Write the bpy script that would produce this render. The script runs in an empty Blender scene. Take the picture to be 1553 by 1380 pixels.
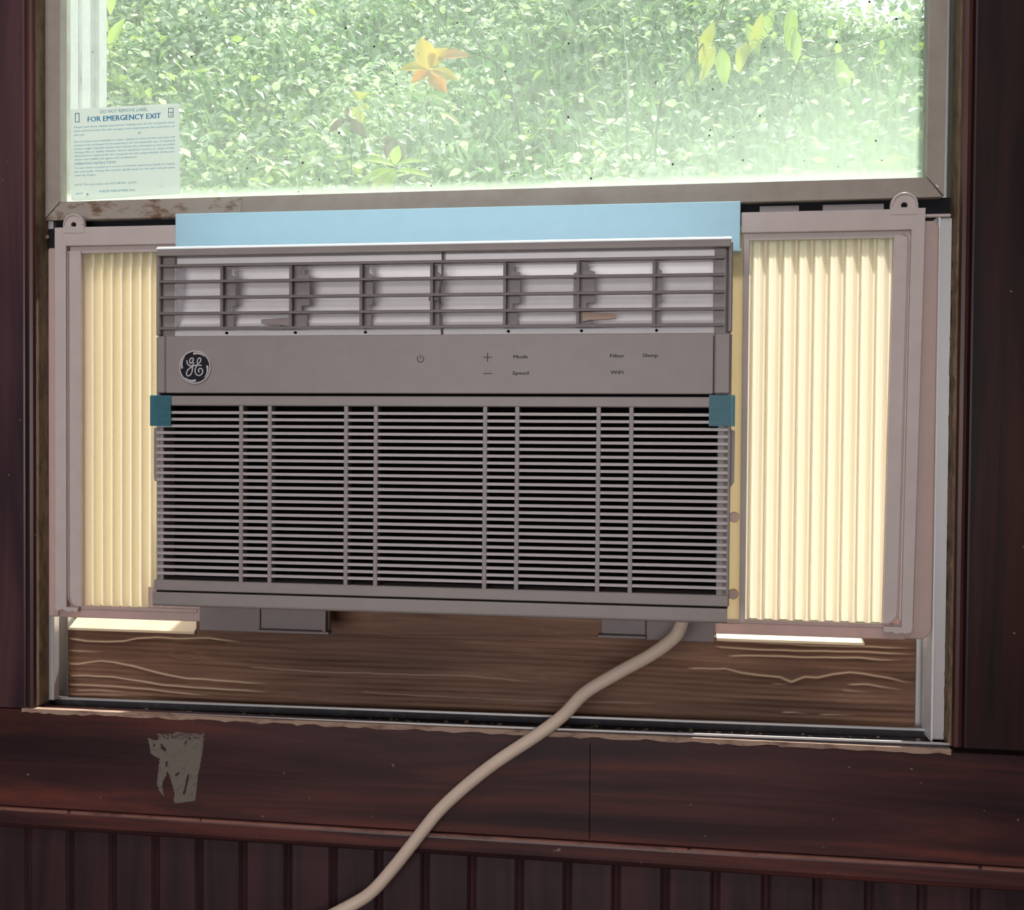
import bpy, bmesh, math, random
import numpy as np
from mathutils import Vector, Matrix

random.seed(7)
rng = np.random.default_rng(11)
SC = bpy.context.scene
COL = SC.collection
MM = 0.001                      # everything below is authored in millimetres; x right, y out of the window, z up from the floor

# ------------------------------------------------------------------ camera
cam = bpy.data.cameras.new('camera')
cam.sensor_fit = 'HORIZONTAL'
cam.sensor_width = 36.0
cam.lens = 36.0 * 1600.0 / 1553.0
cam.clip_start = 0.02
cam_o = bpy.data.objects.new('camera', cam)
COL.objects.link(cam_o)
yaw, pitch, roll = math.radians(7.95), math.radians(1.16), math.radians(0.42)
fwd = Vector((-math.sin(yaw)*math.cos(pitch), math.cos(yaw)*math.cos(pitch), -math.sin(pitch)))
r0 = Vector((math.cos(yaw), math.sin(yaw), 0)); u0 = r0.cross(fwd)
rt = math.cos(roll)*r0 + math.sin(roll)*u0
up = -math.sin(roll)*r0 + math.cos(roll)*u0
M = Matrix(((rt.x, up.x, -fwd.x, 0.0), (rt.y, up.y, -fwd.y, -1.0), (rt.z, up.z, -fwd.z, 1.15), (0, 0, 0, 1)))
cam_o.matrix_world = M
SC.camera = cam_o

# ------------------------------------------------------------------ world, sun, room light, exposure
SUN_DIR = Vector((0.18, 0.50, 0.85)).normalized()          # towards the sun
w = bpy.data.worlds.new('sky'); SC.world = w; w.use_nodes = True
nt = w.node_tree; nt.nodes.clear()
wo = nt.nodes.new('ShaderNodeOutputWorld'); bg = nt.nodes.new('ShaderNodeBackground'); sk = nt.nodes.new('ShaderNodeTexSky')
sk.sky_type = 'NISHITA'; sk.sun_disc = False; sk.sun_elevation = math.radians(57); sk.sun_rotation = math.radians(13)
sk.dust_density = 3.0; sk.air_density = 1.0
bg.inputs['Strength'].default_value = 0.27
nt.links.new(sk.outputs[0], bg.inputs[0]); nt.links.new(bg.outputs[0], wo.inputs[0])

sl = bpy.data.lights.new('sun', 'SUN'); sl.energy = 6.4; sl.angle = math.radians(1.2); sl.color = (1.0, 0.96, 0.88)
so = bpy.data.objects.new('sun', sl); COL.objects.link(so)
so.rotation_euler = SUN_DIR.to_track_quat('Z', 'Y').to_euler()
so.location = (-2, 2, 6)

al = bpy.data.lights.new('added_rear_fill', 'AREA'); al.shape = 'RECTANGLE'; al.size = 1.8; al.size_y = 0.9  # added fill behind the camera; no rear window is built
al.energy = 42.0; al.color = (1.0, 0.955, 0.95)
ao = bpy.data.objects.new('added_rear_fill', al); COL.objects.link(ao)
ao.location = (-0.5, -3.45, 1.22); ao.rotation_euler = (math.radians(90), 0, 0)

cl_ = bpy.data.lights.new('ceiling_light', 'AREA'); cl_.shape = 'RECTANGLE'; cl_.size = 1.3; cl_.size_y = 0.5
cl_.energy = 8.0; cl_.color = (1.0, 0.94, 0.95)
co_ = bpy.data.objects.new('ceiling_light', cl_); COL.objects.link(co_)
co_.location = (-0.35, -0.98, 2.27); co_.rotation_euler = (math.radians(20), 0, 0)

vs = SC.view_settings
vs.view_transform = 'Standard'; vs.look = 'None'; vs.gamma = 1.0; vs.use_curve_mapping = False; vs.exposure = 0.0

# ------------------------------------------------------------------ materials
def newmat(name):
    m = bpy.data.materials.new(name); m.use_nodes = True
    n = m.node_tree; n.nodes.clear()
    return m, n, n.nodes.new('ShaderNodeOutputMaterial')

def node(n, t, **kw):
    x = n.nodes.new(t)
    for k, v in kw.items():
        if k in x.inputs: x.inputs[k].default_value = v
        else: setattr(x, k, v)
    return x

def ramp(n, fac, stops):
    r = n.nodes.new('ShaderNodeValToRGB')
    e = r.color_ramp.elements
    while len(e) < len(stops): e.new(0.5)
    for i, (p, c) in enumerate(stops):
        e[i].position = p; e[i].color = (*c, 1) if len(c) == 3 else c
    n.links.new(fac, r.inputs[0])
    return r

def coords(n, scale, kind='Object', loc=(0, 0, 0)):
    tc = n.nodes.new('ShaderNodeTexCoord'); mp = n.nodes.new('ShaderNodeMapping')
    mp.inputs['Scale'].default_value = scale; mp.inputs['Location'].default_value = loc
    n.links.new(tc.outputs[kind], mp.inputs[0])
    return mp.outputs[0]

def plastic(name, col, rough=0.45, speck=0.04, spec=0.4):
    m, n, o = newmat(name)
    b = node(n, 'ShaderNodeBsdfPrincipled', Roughness=rough)
    b.inputs['Specular IOR Level'].default_value = spec
    t = node(n, 'ShaderNodeTexNoise', Scale=60.0, Detail=4.0)
    n.links.new(coords(n, (1, 1, 1)), t.inputs['Vector'])
    c0 = tuple(max(0, v*(1-speck)) for v in col); c1 = tuple(min(1, v*(1+speck)) for v in col)
    r = ramp(n, t.outputs[0], [(0.3, c0), (0.7, c1)])
    n.links.new(r.outputs[0], b.inputs['Base Color'])
    t2 = node(n, 'ShaderNodeTexNoise', Scale=900.0, Detail=2.0)
    n.links.new(coords(n, (1, 1, 1)), t2.inputs['Vector'])
    bp = node(n, 'ShaderNodeBump', Strength=0.06, Distance=0.0004)
    n.links.new(t2.outputs[0], bp.inputs['Height']); n.links.new(bp.outputs[0], b.inputs['Normal'])
    n.links.new(b.outputs[0], o.inputs[0])
    return m

def wood(name, axis, dark, mid, light, rough=0.4, scale=1.0, bump=0.3, spec=0.35, nick=True):
    """grain that runs along the axis 'x' or 'z'"""
    m, n, o = newmat(name)
    s = (2.0*scale, 30*scale, 30*scale) if axis == 'x' else (30*scale, 30*scale, 2.0*scale)
    b = node(n, 'ShaderNodeBsdfPrincipled', Roughness=rough)
    b.inputs['Specular IOR Level'].default_value = spec
    oi = n.nodes.new('ShaderNodeObjectInfo')
    v = coords(n, s)
    add = n.nodes.new('ShaderNodeVectorMath'); add.operation = 'ADD'
    mul = n.nodes.new('ShaderNodeVectorMath'); mul.operation = 'SCALE'; mul.inputs[3].default_value = 37.0
    n.links.new(oi.outputs['Random'], mul.inputs[0]); n.links.new(v, add.inputs[0]); n.links.new(mul.outputs[0], add.inputs[1])
    t = node(n, 'ShaderNodeTexNoise', Scale=1.0, Detail=6.0, Roughness=0.6, Distortion=1.2)
    n.links.new(add.outputs[0], t.inputs['Vector'])
    r = ramp(n, t.outputs[0], [(0.28, dark), (0.5, mid), (0.74, light)])
    s2 = (1.2, 6, 6) if axis == 'x' else (6, 6, 1.2)
    t2 = node(n, 'ShaderNodeTexNoise', Scale=2.0, Detail=2.0)
    n.links.new(coords(n, s2), t2.inputs['Vector'])
    mx = n.nodes.new('ShaderNodeMix'); mx.data_type = 'RGBA'; mx.blend_type = 'MULTIPLY'
    mx.inputs[0].default_value = 0.75
    r2 = ramp(n, t2.outputs[0], [(0.35, (0.35, 0.35, 0.42)), (0.65, (1.5, 1.3, 1.2))])
    n.links.new(r.outputs[0], mx.inputs[6]); n.links.new(r2.outputs[0], mx.inputs[7])
    # pale nicks
    t3 = node(n, 'ShaderNodeTexNoise', Scale=140.0, Detail=1.0)
    n.links.new(coords(n, (1, 1, 1)), t3.inputs['Vector'])
    r3 = ramp(n, t3.outputs[0], [(0.765, (0, 0, 0)), (0.79, (1, 1, 1))])
    mx2 = n.nodes.new('ShaderNodeMix'); mx2.data_type = 'RGBA'
    mx2.inputs[7].default_value = (0.20, 0.14, 0.11, 1)
    if nick: n.links.new(r3.outputs[0], mx2.inputs[0])
    else: mx2.inputs[0].default_value = 0.0
    n.links.new(mx.outputs[2], mx2.inputs[6])
    n.links.new(mx2.outputs[2], b.inputs['Base Color'])
    bp = node(n, 'ShaderNodeBump', Strength=bump, Distance=0.0006)
    n.links.new(t.outputs[0], bp.inputs['Height']); n.links.new(bp.outputs[0], b.inputs['Normal'])
    n.links.new(b.outputs[0], o.inputs[0])
    return m

def simple(name, col, rough=0.5, metal=0.0, spec=0.5):
    m, n, o = newmat(name)
    b = node(n, 'ShaderNodeBsdfPrincipled', Roughness=rough, Metallic=metal)
    b.inputs['Base Color'].default_value = (*col, 1); b.inputs['Specular IOR Level'].default_value = spec
    n.links.new(b.outputs[0], o.inputs[0])
    return m

def stained(name, col, stain, rough=0.5, lo=0.55, hi=0.72, scale=45.0, metal=0.0, sc=(1, 1, 1)):
    m, n, o = newmat(name)
    b = node(n, 'ShaderNodeBsdfPrincipled', Roughness=rough, Metallic=metal)
    t = node(n, 'ShaderNodeTexNoise', Scale=scale, Detail=5.0, Roughness=0.65)
    n.links.new(coords(n, sc), t.inputs['Vector'])
    r = ramp(n, t.outputs[0], [(lo, col), (hi, stain)])
    n.links.new(r.outputs[0], b.inputs['Base Color'])
    bp = node(n, 'ShaderNodeBump', Strength=0.25, Distance=0.0006)
    n.links.new(t.outputs[0], bp.inputs['Height']); n.links.new(bp.outputs[0], b.inputs['Normal'])
    n.links.new(b.outputs[0], o.inputs[0])
    return m

def translucent(name, col, trans=0.6, tcol=None, rough=None):
    m, n, o = newmat(name)
    d = node(n, 'ShaderNodeBsdfDiffuse'); d.inputs[0].default_value = (*col, 1)
    t = node(n, 'ShaderNodeBsdfTranslucent'); t.inputs[0].default_value = (*(tcol or col), 1)
    mx = n.nodes.new('ShaderNodeMixShader'); mx.inputs[0].default_value = trans
    n.links.new(d.outputs[0], mx.inputs[1]); n.links.new(t.outputs[0], mx.inputs[2])
    last = mx
    if rough is not None:
        g = node(n, 'ShaderNodeBsdfGlossy', Roughness=rough)
        m2 = n.nodes.new('ShaderNodeMixShader'); m2.inputs[0].default_value = 0.06
        n.links.new(mx.outputs[0], m2.inputs[1]); n.links.new(g.outputs[0], m2.inputs[2]); last = m2
    n.links.new(last.outputs[0], o.inputs[0])
    return m

def leafmat(name, cols, trans=0.45, gloss=0.10):
    """leaf colours vary from leaf to leaf (random per mesh island)"""
    m, n, o = newmat(name)
    gi = n.nodes.new('ShaderNodeNewGeometry')
    st = [(i/max(1, len(cols)-1), c) for i, c in enumerate(cols)]
    r = ramp(n, gi.outputs['Random Per Island'], st)
    d = node(n, 'ShaderNodeBsdfDiffuse'); t = node(n, 'ShaderNodeBsdfTranslucent')
    n.links.new(r.outputs[0], d.inputs[0]); n.links.new(r.outputs[0], t.inputs[0])
    mx = n.nodes.new('ShaderNodeMixShader'); mx.inputs[0].default_value = trans
    n.links.new(d.outputs[0], mx.inputs[1]); n.links.new(t.outputs[0], mx.inputs[2])
    g = node(n, 'ShaderNodeBsdfGlossy', Roughness=0.35)
    m2 = n.nodes.new('ShaderNodeMixShader'); m2.inputs[0].default_value = gloss
    n.links.new(mx.outputs[0], m2.inputs[1]); n.links.new(g.outputs[0], m2.inputs[2])
    n.links.new(m2.outputs[0], o.inputs[0])
    return m

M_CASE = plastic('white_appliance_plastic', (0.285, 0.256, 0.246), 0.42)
M_SLAT = plastic('lit_slat_plastic', (0.47, 0.435, 0.445), 0.42)  # case plastic made paler; light from above put into the slats' colour
M_VANE = plastic('louver_plastic', (0.18, 0.155, 0.155), 0.45)
M_TOPLIGHT = plastic('painted_edge_highlight', (0.86, 0.92, 0.97), 0.25, 0.02, 0.5)  # highlight along the unit's top edge put into a near-white colour
M_DUCT = plastic('white_duct_plastic', (0.92, 0.91, 0.93), 0.32, 0.03, 1.0)
M_TAB = plastic('grey_deflector_plastic', (0.31, 0.285, 0.295), 0.5)
M_PLATE = plastic('grey_mounting_plastic', (0.24, 0.205, 0.205), 0.5)
M_KIT = plastic('accordion_frame_plastic', (0.58, 0.51, 0.495), 0.38)
def thin_plastic(name, col, tcol, trans):
    m = plastic(name, col, 0.38); n = m.node_tree
    o = [x for x in n.nodes if x.type == 'OUTPUT_MATERIAL'][0]; b = [x for x in n.nodes if x.type == 'BSDF_PRINCIPLED'][0]
    t = node(n, 'ShaderNodeBsdfTranslucent'); t.inputs[0].default_value = (*tcol, 1)
    mx = n.nodes.new('ShaderNodeMixShader'); mx.inputs[0].default_value = trans
    n.links.new(b.outputs[0], mx.inputs[1]); n.links.new(t.outputs[0], mx.inputs[2]); n.links.new(mx.outputs[0], o.inputs[0])
    return m
M_KIT2 = thin_plastic('accordion_outer_frame_plastic', (0.66, 0.53, 0.50), (0.80, 0.50, 0.40), 0.30)
M_RAIL = plastic('sky_tinted_white_rail', (0.46, 0.77, 0.93), 0.3, 0.02, 0.5)  # white rail; the sky's blue reflection is put into its colour
M_PRINT = simple('dark_printing', (0.03, 0.03, 0.035), 0.6)
M_BLACK = simple('black_filter', (0.004, 0.003, 0.004), 0.9, spec=0.05)
M_GAP = simple('black_weather_seal', (0.012, 0.012, 0.016), 0.8, spec=0.2)
M_HANDLE = plastic('handle_plastic', (0.27, 0.23, 0.225), 0.45)
M_HANDLE2 = plastic('tan_handle_plastic', (0.40, 0.27, 0.20), 0.45)
M_EMB = simple('navy_emblem', (0.006, 0.006, 0.014), 0.5, spec=0.2)
M_SILVER = simple('silver_emblem_line', (0.48, 0.46, 0.48), 0.35, 0.3)
M_CORD = plastic('cream_cord_rubber', (0.70, 0.575, 0.47), 0.5)
M_CASING_L = wood('lit_stained_casing_upright', 'z', (0.042, 0.022, 0.029), (0.072, 0.038, 0.047), (0.115, 0.054, 0.058), 0.30)  # same stain as the right casing; left side's sheen put into colour
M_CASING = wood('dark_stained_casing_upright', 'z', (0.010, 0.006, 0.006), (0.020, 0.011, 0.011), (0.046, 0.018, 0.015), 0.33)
M_APRON = wood('dark_stained_casing_level', 'x', (0.026, 0.013, 0.017), (0.060, 0.026, 0.028), (0.16, 0.050, 0.036), 0.36)
M_PLANK = wood('dark_stained_panelling', 'z', (0.022, 0.013, 0.017), (0.044, 0.024, 0.030), (0.075, 0.032, 0.034), 0.42, nick=False)
M_BEAD = wood('worn_casing_bead', 'z', (0.035, 0.012, 0.012), (0.075, 0.028, 0.024), (0.13, 0.05, 0.04), 0.35)
M_ROOM = wood('room_panelling', 'z', (0.10, 0.06, 0.045), (0.16, 0.10, 0.07), (0.22, 0.14, 0.10), 0.6)
M_FLOOR = wood('room_floorboards', 'x', (0.10, 0.07, 0.05), (0.17, 0.11, 0.08), (0.22, 0.15, 0.10), 0.5)
M_CEIL = plastic('ceiling_paint', (0.7, 0.68, 0.66), 0.9, 0.03, 0.1)
M_SASH = stained('beige_painted_sash', (0.36, 0.32, 0.28), (0.30, 0.25, 0.21), 0.5, 0.45, 0.75, 30)
M_RUST = stained('rust_stained_sash', (0.38, 0.335, 0.29), (0.16, 0.085, 0.045), 0.6, 0.50, 0.64, 60, 0.0, (0.8, 1, 1.6))
M_ALU = simple('mill_aluminium', (0.62, 0.62, 0.63), 0.38, 0.55)
M_ALUW = plastic('white_track_paint', (0.78, 0.79, 0.80), 0.4)
M_ALUD = stained('dirty_track', (0.03, 0.028, 0.035), (0.09, 0.08, 0.08), 0.7, 0.5, 0.8, 90)
M_REVEAL = stained('rough_tan_reveal', (0.21, 0.145, 0.085), (0.08, 0.045, 0.025), 0.8, 0.42, 0.70, 110, 0.0, (1, 1, 0.35))
M_RAW = stained('raw_wood_edge', (0.40, 0.28, 0.21), (0.17, 0.09, 0.07), 0.8, 0.48, 0.7, 130, 0.0, (0.3, 1, 1))
M_WORNLIT = stained('worn_lit_arris', (0.24, 0.10, 0.075), (0.09, 0.035, 0.03), 0.6, 0.45, 0.7, 120, 0.0, (0.3, 1, 1))  # paler than the trim: wear plus the edge highlight put into colour
M_RESIDUE = stained('old_paint_residue', (0.17, 0.145, 0.125), (0.07, 0.05, 0.05), 0.8, 0.55, 0.75, 160)
M_PLEAT = translucent('cream_translucent_vinyl', (0.90, 0.84, 0.67), 0.41, (1.0, 0.92, 0.76))
M_FLANGE = translucent('cream_vinyl_flange', (0.72, 0.64, 0.47), 0.5, (0.95, 0.86, 0.64))
M_LABEL = translucent('label_paper', (0.74, 0.79, 0.77), 0.55, (0.88, 0.93, 0.91))
M_LBLUE = translucent('label_blue_ink', (0.02, 0.16, 0.32), 0.55, (0.03, 0.33, 0.60))
M_LHEAD = translucent('label_bright_blue_ink', (0.04, 0.30, 0.48), 0.6, (0.06, 0.50, 0.78))
M_LGREY = translucent('label_grey_ink', (0.10, 0.22, 0.30), 0.45, (0.20, 0.45, 0.55))
M_EXT = plastic('exterior_white_paint', (0.88, 0.88, 0.89), 0.5)
M_EXTG = stained('grimy_exterior_jamb', (0.60, 0.60, 0.60), (0.22, 0.22, 0.22), 0.6, 0.5, 0.72, 70, 0.0, (1, 1, 0.4))
M_STEEL = simple('steel_screw', (0.35, 0.27, 0.22), 0.4, 0.7)

def tape_mat():
    m, n, o = newmat('blue_film_tape')
    tr = node(n, 'ShaderNodeBsdfTransparent'); tr.inputs[0].default_value = (0.35, 0.72, 0.82, 1)
    b = node(n, 'ShaderNodeBsdfPrincipled', Roughness=0.35); b.inputs['Base Color'].default_value = (0.09, 0.27, 0.33, 1)
    mx = n.nodes.new('ShaderNodeMixShader'); mx.inputs[0].default_value = 0.42
    n.links.new(tr.outputs[0], mx.inputs[1]); n.links.new(b.outputs[0], mx.inputs[2]); n.links.new(mx.outputs[0], o.inputs[0])
    return m
M_TAPE = tape_mat()

def glass_mat():
    m, n, o = newmat('window_glass')
    tr = node(n, 'ShaderNodeBsdfTransparent'); tr.inputs[0].default_value = (0.96, 0.985, 0.97, 1)
    g = node(n, 'ShaderNodeBsdfGlossy', Roughness=0.05)
    mx = n.nodes.new('ShaderNodeMixShader'); mx.inputs[0].default_value = 0.03
    n.links.new(tr.outputs[0], mx.inputs[1]); n.links.new(g.outputs[0], mx.inputs[2]); n.links.new(mx.outputs[0], o.inputs[0])
    return m
M_GLASS = glass_mat()

def film_mat():
    """pale dried dirt on the outside of the pane: a scattering film of uneven density, thicker towards the bottom edge and the right"""
    m, n, o = newmat('dirty_glass_film')
    tr = node(n, 'ShaderNodeBsdfTransparent')
    tl = node(n, 'ShaderNodeBsdfTranslucent'); tl.inputs[0].default_value = (0.80, 0.93, 0.79, 1)
    v = coords(n, (1, 1, 1))
    big = node(n, 'ShaderNodeTexNoise', Scale=5.0, Detail=3.0); n.links.new(v, big.inputs['Vector'])
    fine = node(n, 'ShaderNodeTexNoise', Scale=1.0, Detail=5.0, Roughness=0.7); n.links.new(coords(n, (170, 1, 60)), fine.inputs['Vector'])
    sp = n.nodes.new('ShaderNodeSeparateXYZ'); n.links.new(v, sp.inputs[0])
    def mr(sock, a, b, c, d):
        x = n.nodes.new('ShaderNodeMapRange'); x.inputs[1].default_value = a; x.inputs[2].default_value = b
        x.inputs[3].default_value = c; x.inputs[4].default_value = d; n.links.new(sock, x.inputs[0]); return x.outputs[0]
    def ad(a, b):
        x = n.nodes.new('ShaderNodeMath'); x.operation = 'ADD'; n.links.new(a, x.inputs[0]); n.links.new(b, x.inputs[1]); return x.outputs[0]
    def mu(a, b):
        x = n.nodes.new('ShaderNodeMath'); x.operation = 'MULTIPLY'; n.links.new(a, x.inputs[0]); n.links.new(b, x.inputs[1]); return x.outputs[0]
    f = mr(big.outputs[0], 0.3, 0.7, 0.10, 0.17)
    low = mu(mr(sp.outputs[2], 1.40, 1.53, 0.30, 0.0), mr(sp.outputs[0], -0.1, 0.15, 0.15, 1.0))
    edge = mr(sp.outputs[2], 1.386, 1.400, 0.55, 0.0)
    fn = mr(fine.outputs[0], 0.3, 0.7, -0.05, 0.06)
    t = ad(ad(f, low), ad(edge, fn))
    cl = n.nodes.new('ShaderNodeClamp'); cl.inputs[1].default_value = 0.08; cl.inputs[2].default_value = 0.85; n.links.new(t, cl.inputs[0])
    mx = n.nodes.new('ShaderNodeMixShader'); n.links.new(cl.outputs[0], mx.inputs[0])
    n.links.new(tr.outputs[0], mx.inputs[1]); n.links.new(tl.outputs[0], mx.inputs[2]); n.links.new(mx.outputs[0], o.inputs[0])
    return m
M_FILM = film_mat()

def board_mat():
    m, n, o = newmat('weathered_board')
    b = node(n, 'ShaderNodeBsdfPrincipled', Roughness=0.55); b.inputs['Specular IOR Level'].default_value = 0.25
    t = node(n, 'ShaderNodeTexNoise', Scale=1.0, Detail=6.0, Roughness=0.65, Distortion=0.8)
    n.links.new(coords(n, (5, 40, 90)), t.inputs['Vector'])
    r = ramp(n, t.outputs[0], [(0.3, (0.12, 0.064, 0.045)), (0.55, (0.235, 0.132, 0.092)), (0.75, (0.35, 0.22, 0.155))])
    t2 = node(n, 'ShaderNodeTexNoise', Scale=3.0, Detail=2.0); n.links.new(coords(n, (1, 1, 2.5)), t2.inputs['Vector'])
    r2 = ramp(n, t2.outputs[0], [(0.35, (0.6, 0.58, 0.56)), (0.65, (1.15, 1.1, 1.0))])
    mx = n.nodes.new('ShaderNodeMix'); mx.data_type = 'RGBA'; mx.blend_type = 'MULTIPLY'; mx.inputs[0].default_value = 1.0
    n.links.new(r.outputs[0], mx.inputs[6]); n.links.new(r2.outputs[0], mx.inputs[7])
    # light caught on the ridge tops is painted pale through a vertex attribute
    at = n.nodes.new('ShaderNodeAttribute'); at.attribute_name = 'ridge_light'
    m3 = n.nodes.new('ShaderNodeMix'); m3.data_type = 'RGBA'; m3.inputs[7].default_value = (0.62, 0.47, 0.34, 1)
    n.links.new(at.outputs['Fac'], m3.inputs[0]); n.links.new(mx.outputs[2], m3.inputs[6])
    n.links.new(m3.outputs[2], b.inputs['Base Color'])
    bp = node(n, 'ShaderNodeBump', Strength=0.5, Distance=0.0008)
    n.links.new(t.outputs[0], bp.inputs['Height']); n.links.new(bp.outputs[0], b.inputs['Normal'])
    n.links.new(b.outputs[0], o.inputs[0])
    return m
M_BOARD = board_mat()
M_SUNSTRIP = stained('sunlit_gap_tone', (0.78, 0.66, 0.47), (0.60, 0.47, 0.32), 0.7, 0.45, 0.75, 30, 0.0, (0.4, 1, 3))  # pale tone standing for sunlight in the gap under the panels

# ------------------------------------------------------------------ mesh helpers (millimetres in, metres out)
class MB:
    def __init__(s): s.bm = bmesh.new()
    def box(s, x0, x1, y0, y1, z0, z1, bev=0.0, seg=1):
        vs_ = [s.bm.verts.new((x, y, z)) for x in (x0, x1) for y in (y0, y1) for z in (z0, z1)]
        fs = [(0, 1, 3, 2), (4, 6, 7, 5), (0, 4, 5, 1), (2, 3, 7, 6), (0, 2, 6, 4), (1, 5, 7, 3)]
        faces = [s.bm.faces.new([vs_[i] for i in f]) for f in fs]
        if bev > 0:
            ed = {e for f in faces for e in f.edges}
            bmesh.ops.bevel(s.bm, geom=list(ed), offset=bev, segments=seg, affect='EDGES', profile=0.5)
        return s
    def prism(s, pts, axis, a, b):
        """closed outline pts extruded along axis: 'x' pts=(y,z); 'y' pts=(x,z); 'z' pts=(x,y)"""
        def P(p, t): return {'x': (t, p[0], p[1]), 'y': (p[0], t, p[1]), 'z': (p[0], p[1], t)}[axis]
        A = [s.bm.verts.new(P(p, a)) for p in pts]; B = [s.bm.verts.new(P(p, b)) for p in pts]
        n = len(pts)
        s.bm.faces.new(A); s.bm.faces.new(list(reversed(B)))
        for i in range(n): s.bm.faces.new((A[i], B[i], B[(i+1) % n], A[(i+1) % n]))
        return s
    def tube(s, path, r, n=10):
        path = [Vector(p) for p in path]; rings = []
        rad = r if isinstance(r, (list, tuple)) else [r]*len(path)
        prev = None
        for i, p in enumerate(path):
            t = (path[min(i+1, len(path)-1)] - path[max(i-1, 0)]).normalized()
            if prev is None:
                a = Vector((0, 1, 0)) if abs(t.y) < 0.8 else Vector((1, 0, 0))
                u = t.cross(a).normalized()
            else:
                u = (prev - t*prev.dot(t)).normalized()
            prev = u; v = t.cross(u)
            rings.append([s.bm.verts.new(p + (u*math.cos(2*math.pi*k/n) + v*math.sin(2*math.pi*k/n))*rad[i]) for k in range(n)])
        for a, b in zip(rings, rings[1:]):
            for k in range(n): s.bm.faces.new((a[k], a[(k+1) % n], b[(k+1) % n], b[k]))
        s.bm.faces.new(list(reversed(rings[0]))); s.bm.faces.new(rings[-1])
        return s
    def cyl(s, c, r, d, axis='y', n=24, r2=None):
        v = {'x': Vector((1, 0, 0)), 'y': Vector((0, 1, 0)), 'z': Vector((0, 0, 1))}[axis]
        c = Vector(c)
        return s.tube([c, c + v*d], [r, r2 if r2 is not None else r], n)
    def strip(s, path, half, y):
        """flat ribbon in the x-z plane at depth y"""
        L = []
        pts = [Vector((p[0], 0, p[1])) for p in path]
        hw = half if isinstance(half, (list, tuple)) else [half]*len(pts)
        for i, p in enumerate(pts):
            t = (pts[min(i+1, len(pts)-1)] - pts[max(i-1, 0)]).normalized()
            nn = Vector((-t.z, 0, t.x))*hw[i]
            a, b = p+nn, p-nn
            L.append((s.bm.verts.new((a.x, y, a.z)), s.bm.verts.new((b.x, y, b.z))))
        for (a, b), (c, d) in zip(L, L[1:]): s.bm.faces.new((a, c, d, b))
        return s
    def build(s, name, mat, parent=None, smooth=False, origin=None):
        bmesh.ops.recalc_face_normals(s.bm, faces=s.bm.faces)
        o = Vector(origin) if origin else Vector((0, 0, 0))
        for v in s.bm.verts: v.co = (v.co - o)*MM
        me = bpy.data.meshes.new(name); s.bm.to_mesh(me); s.bm.free()
        me.materials.append(mat)
        if smooth:
            for p in me.polygons: p.use_smooth = True
        ob = bpy.data.objects.new(name, me); COL.objects.link(ob)
        ob.location = o*MM
        if parent is not None: attach(ob, parent)
        return ob

def world_loc(o):
    v = Vector(o.location); p = o.parent
    while p is not None: v = v + Vector(p.location); p = p.parent
    return v
def attach(ob, parent):
    ob.parent = parent
    ob.location = Vector(ob.location) - world_loc(parent)

def empty(name, loc, label=None, cat=None, kind=None, group=None):
    e = bpy.data.objects.new(name, None); e.empty_display_size = 0.02; COL.objects.link(e)
    e.location = Vector(loc)*MM
    tag(e, label, cat, kind, group)
    return e
def tag(o, label=None, cat=None, kind=None, group=None):
    if label: o['label'] = label
    if cat: o['category'] = cat
    if kind: o['kind'] = kind
    if group: o['group'] = group
    return o

def clone(o, dx=0, dy=0, dz=0):
    c = o.copy(); COL.objects.link(c); c.parent = o.parent
    c.location = Vector(o.location) + Vector((dx, dy, dz))*MM
    return c

def text(name, lines, parent, mat, thick=0.0):
    """lines: (string, x, z, y, cap height, align, bold offset, max width or None, tilt deg); joined into one mesh"""
    bm = bmesh.new()
    for (body, x, z, y, h, align, off, mw, tilt) in lines:
        cu = bpy.data.curves.new('t', 'FONT'); cu.body = body; cu.size = h/0.72; cu.align_x = align
        cu.resolution_u = 2; cu.offset = off; cu.fill_mode = 'FRONT' if hasattr(cu, 'fill_mode') else cu.fill_mode
        ob = bpy.data.objects.new('t', cu)
        me = bpy.data.meshes.new_from_object(ob)
        sx = 1.0
        if mw and len(me.vertices):
            xs = [v.co.x for v in me.vertices]; wdt = max(xs)-min(xs)
            if wdt > 0: sx = mw/wdt
        ca, sa = math.cos(math.radians(tilt)), math.sin(math.radians(tilt))
        for v in me.vertices:
            a, b = v.co.x*sx, v.co.y
            v.co = (x + a*ca - b*sa, y, z + a*sa + b*ca)
        bm.from_mesh(me)
        bpy.data.objects.remove(ob); bpy.data.curves.remove(cu); bpy.data.meshes.remove(me)
    m = MB(); m.bm.free(); m.bm = bm
    for v in bm.verts: v.co = v.co
    for f in bm.faces:
        if f.normal.y > 0: f.normal_flip()
    for v in bm.verts: v.co *= MM
    me = bpy.data.meshes.new(name); bm.to_mesh(me); bm.free(); me.materials.append(mat)
    ob = bpy.data.objects.new(name, me); COL.objects.link(ob)
    if parent is not None: attach(ob, parent)
    return ob

# ------------------------------------------------------------------ room shell
def struct(o, label=None): o['kind'] = 'structure'; return o

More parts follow.
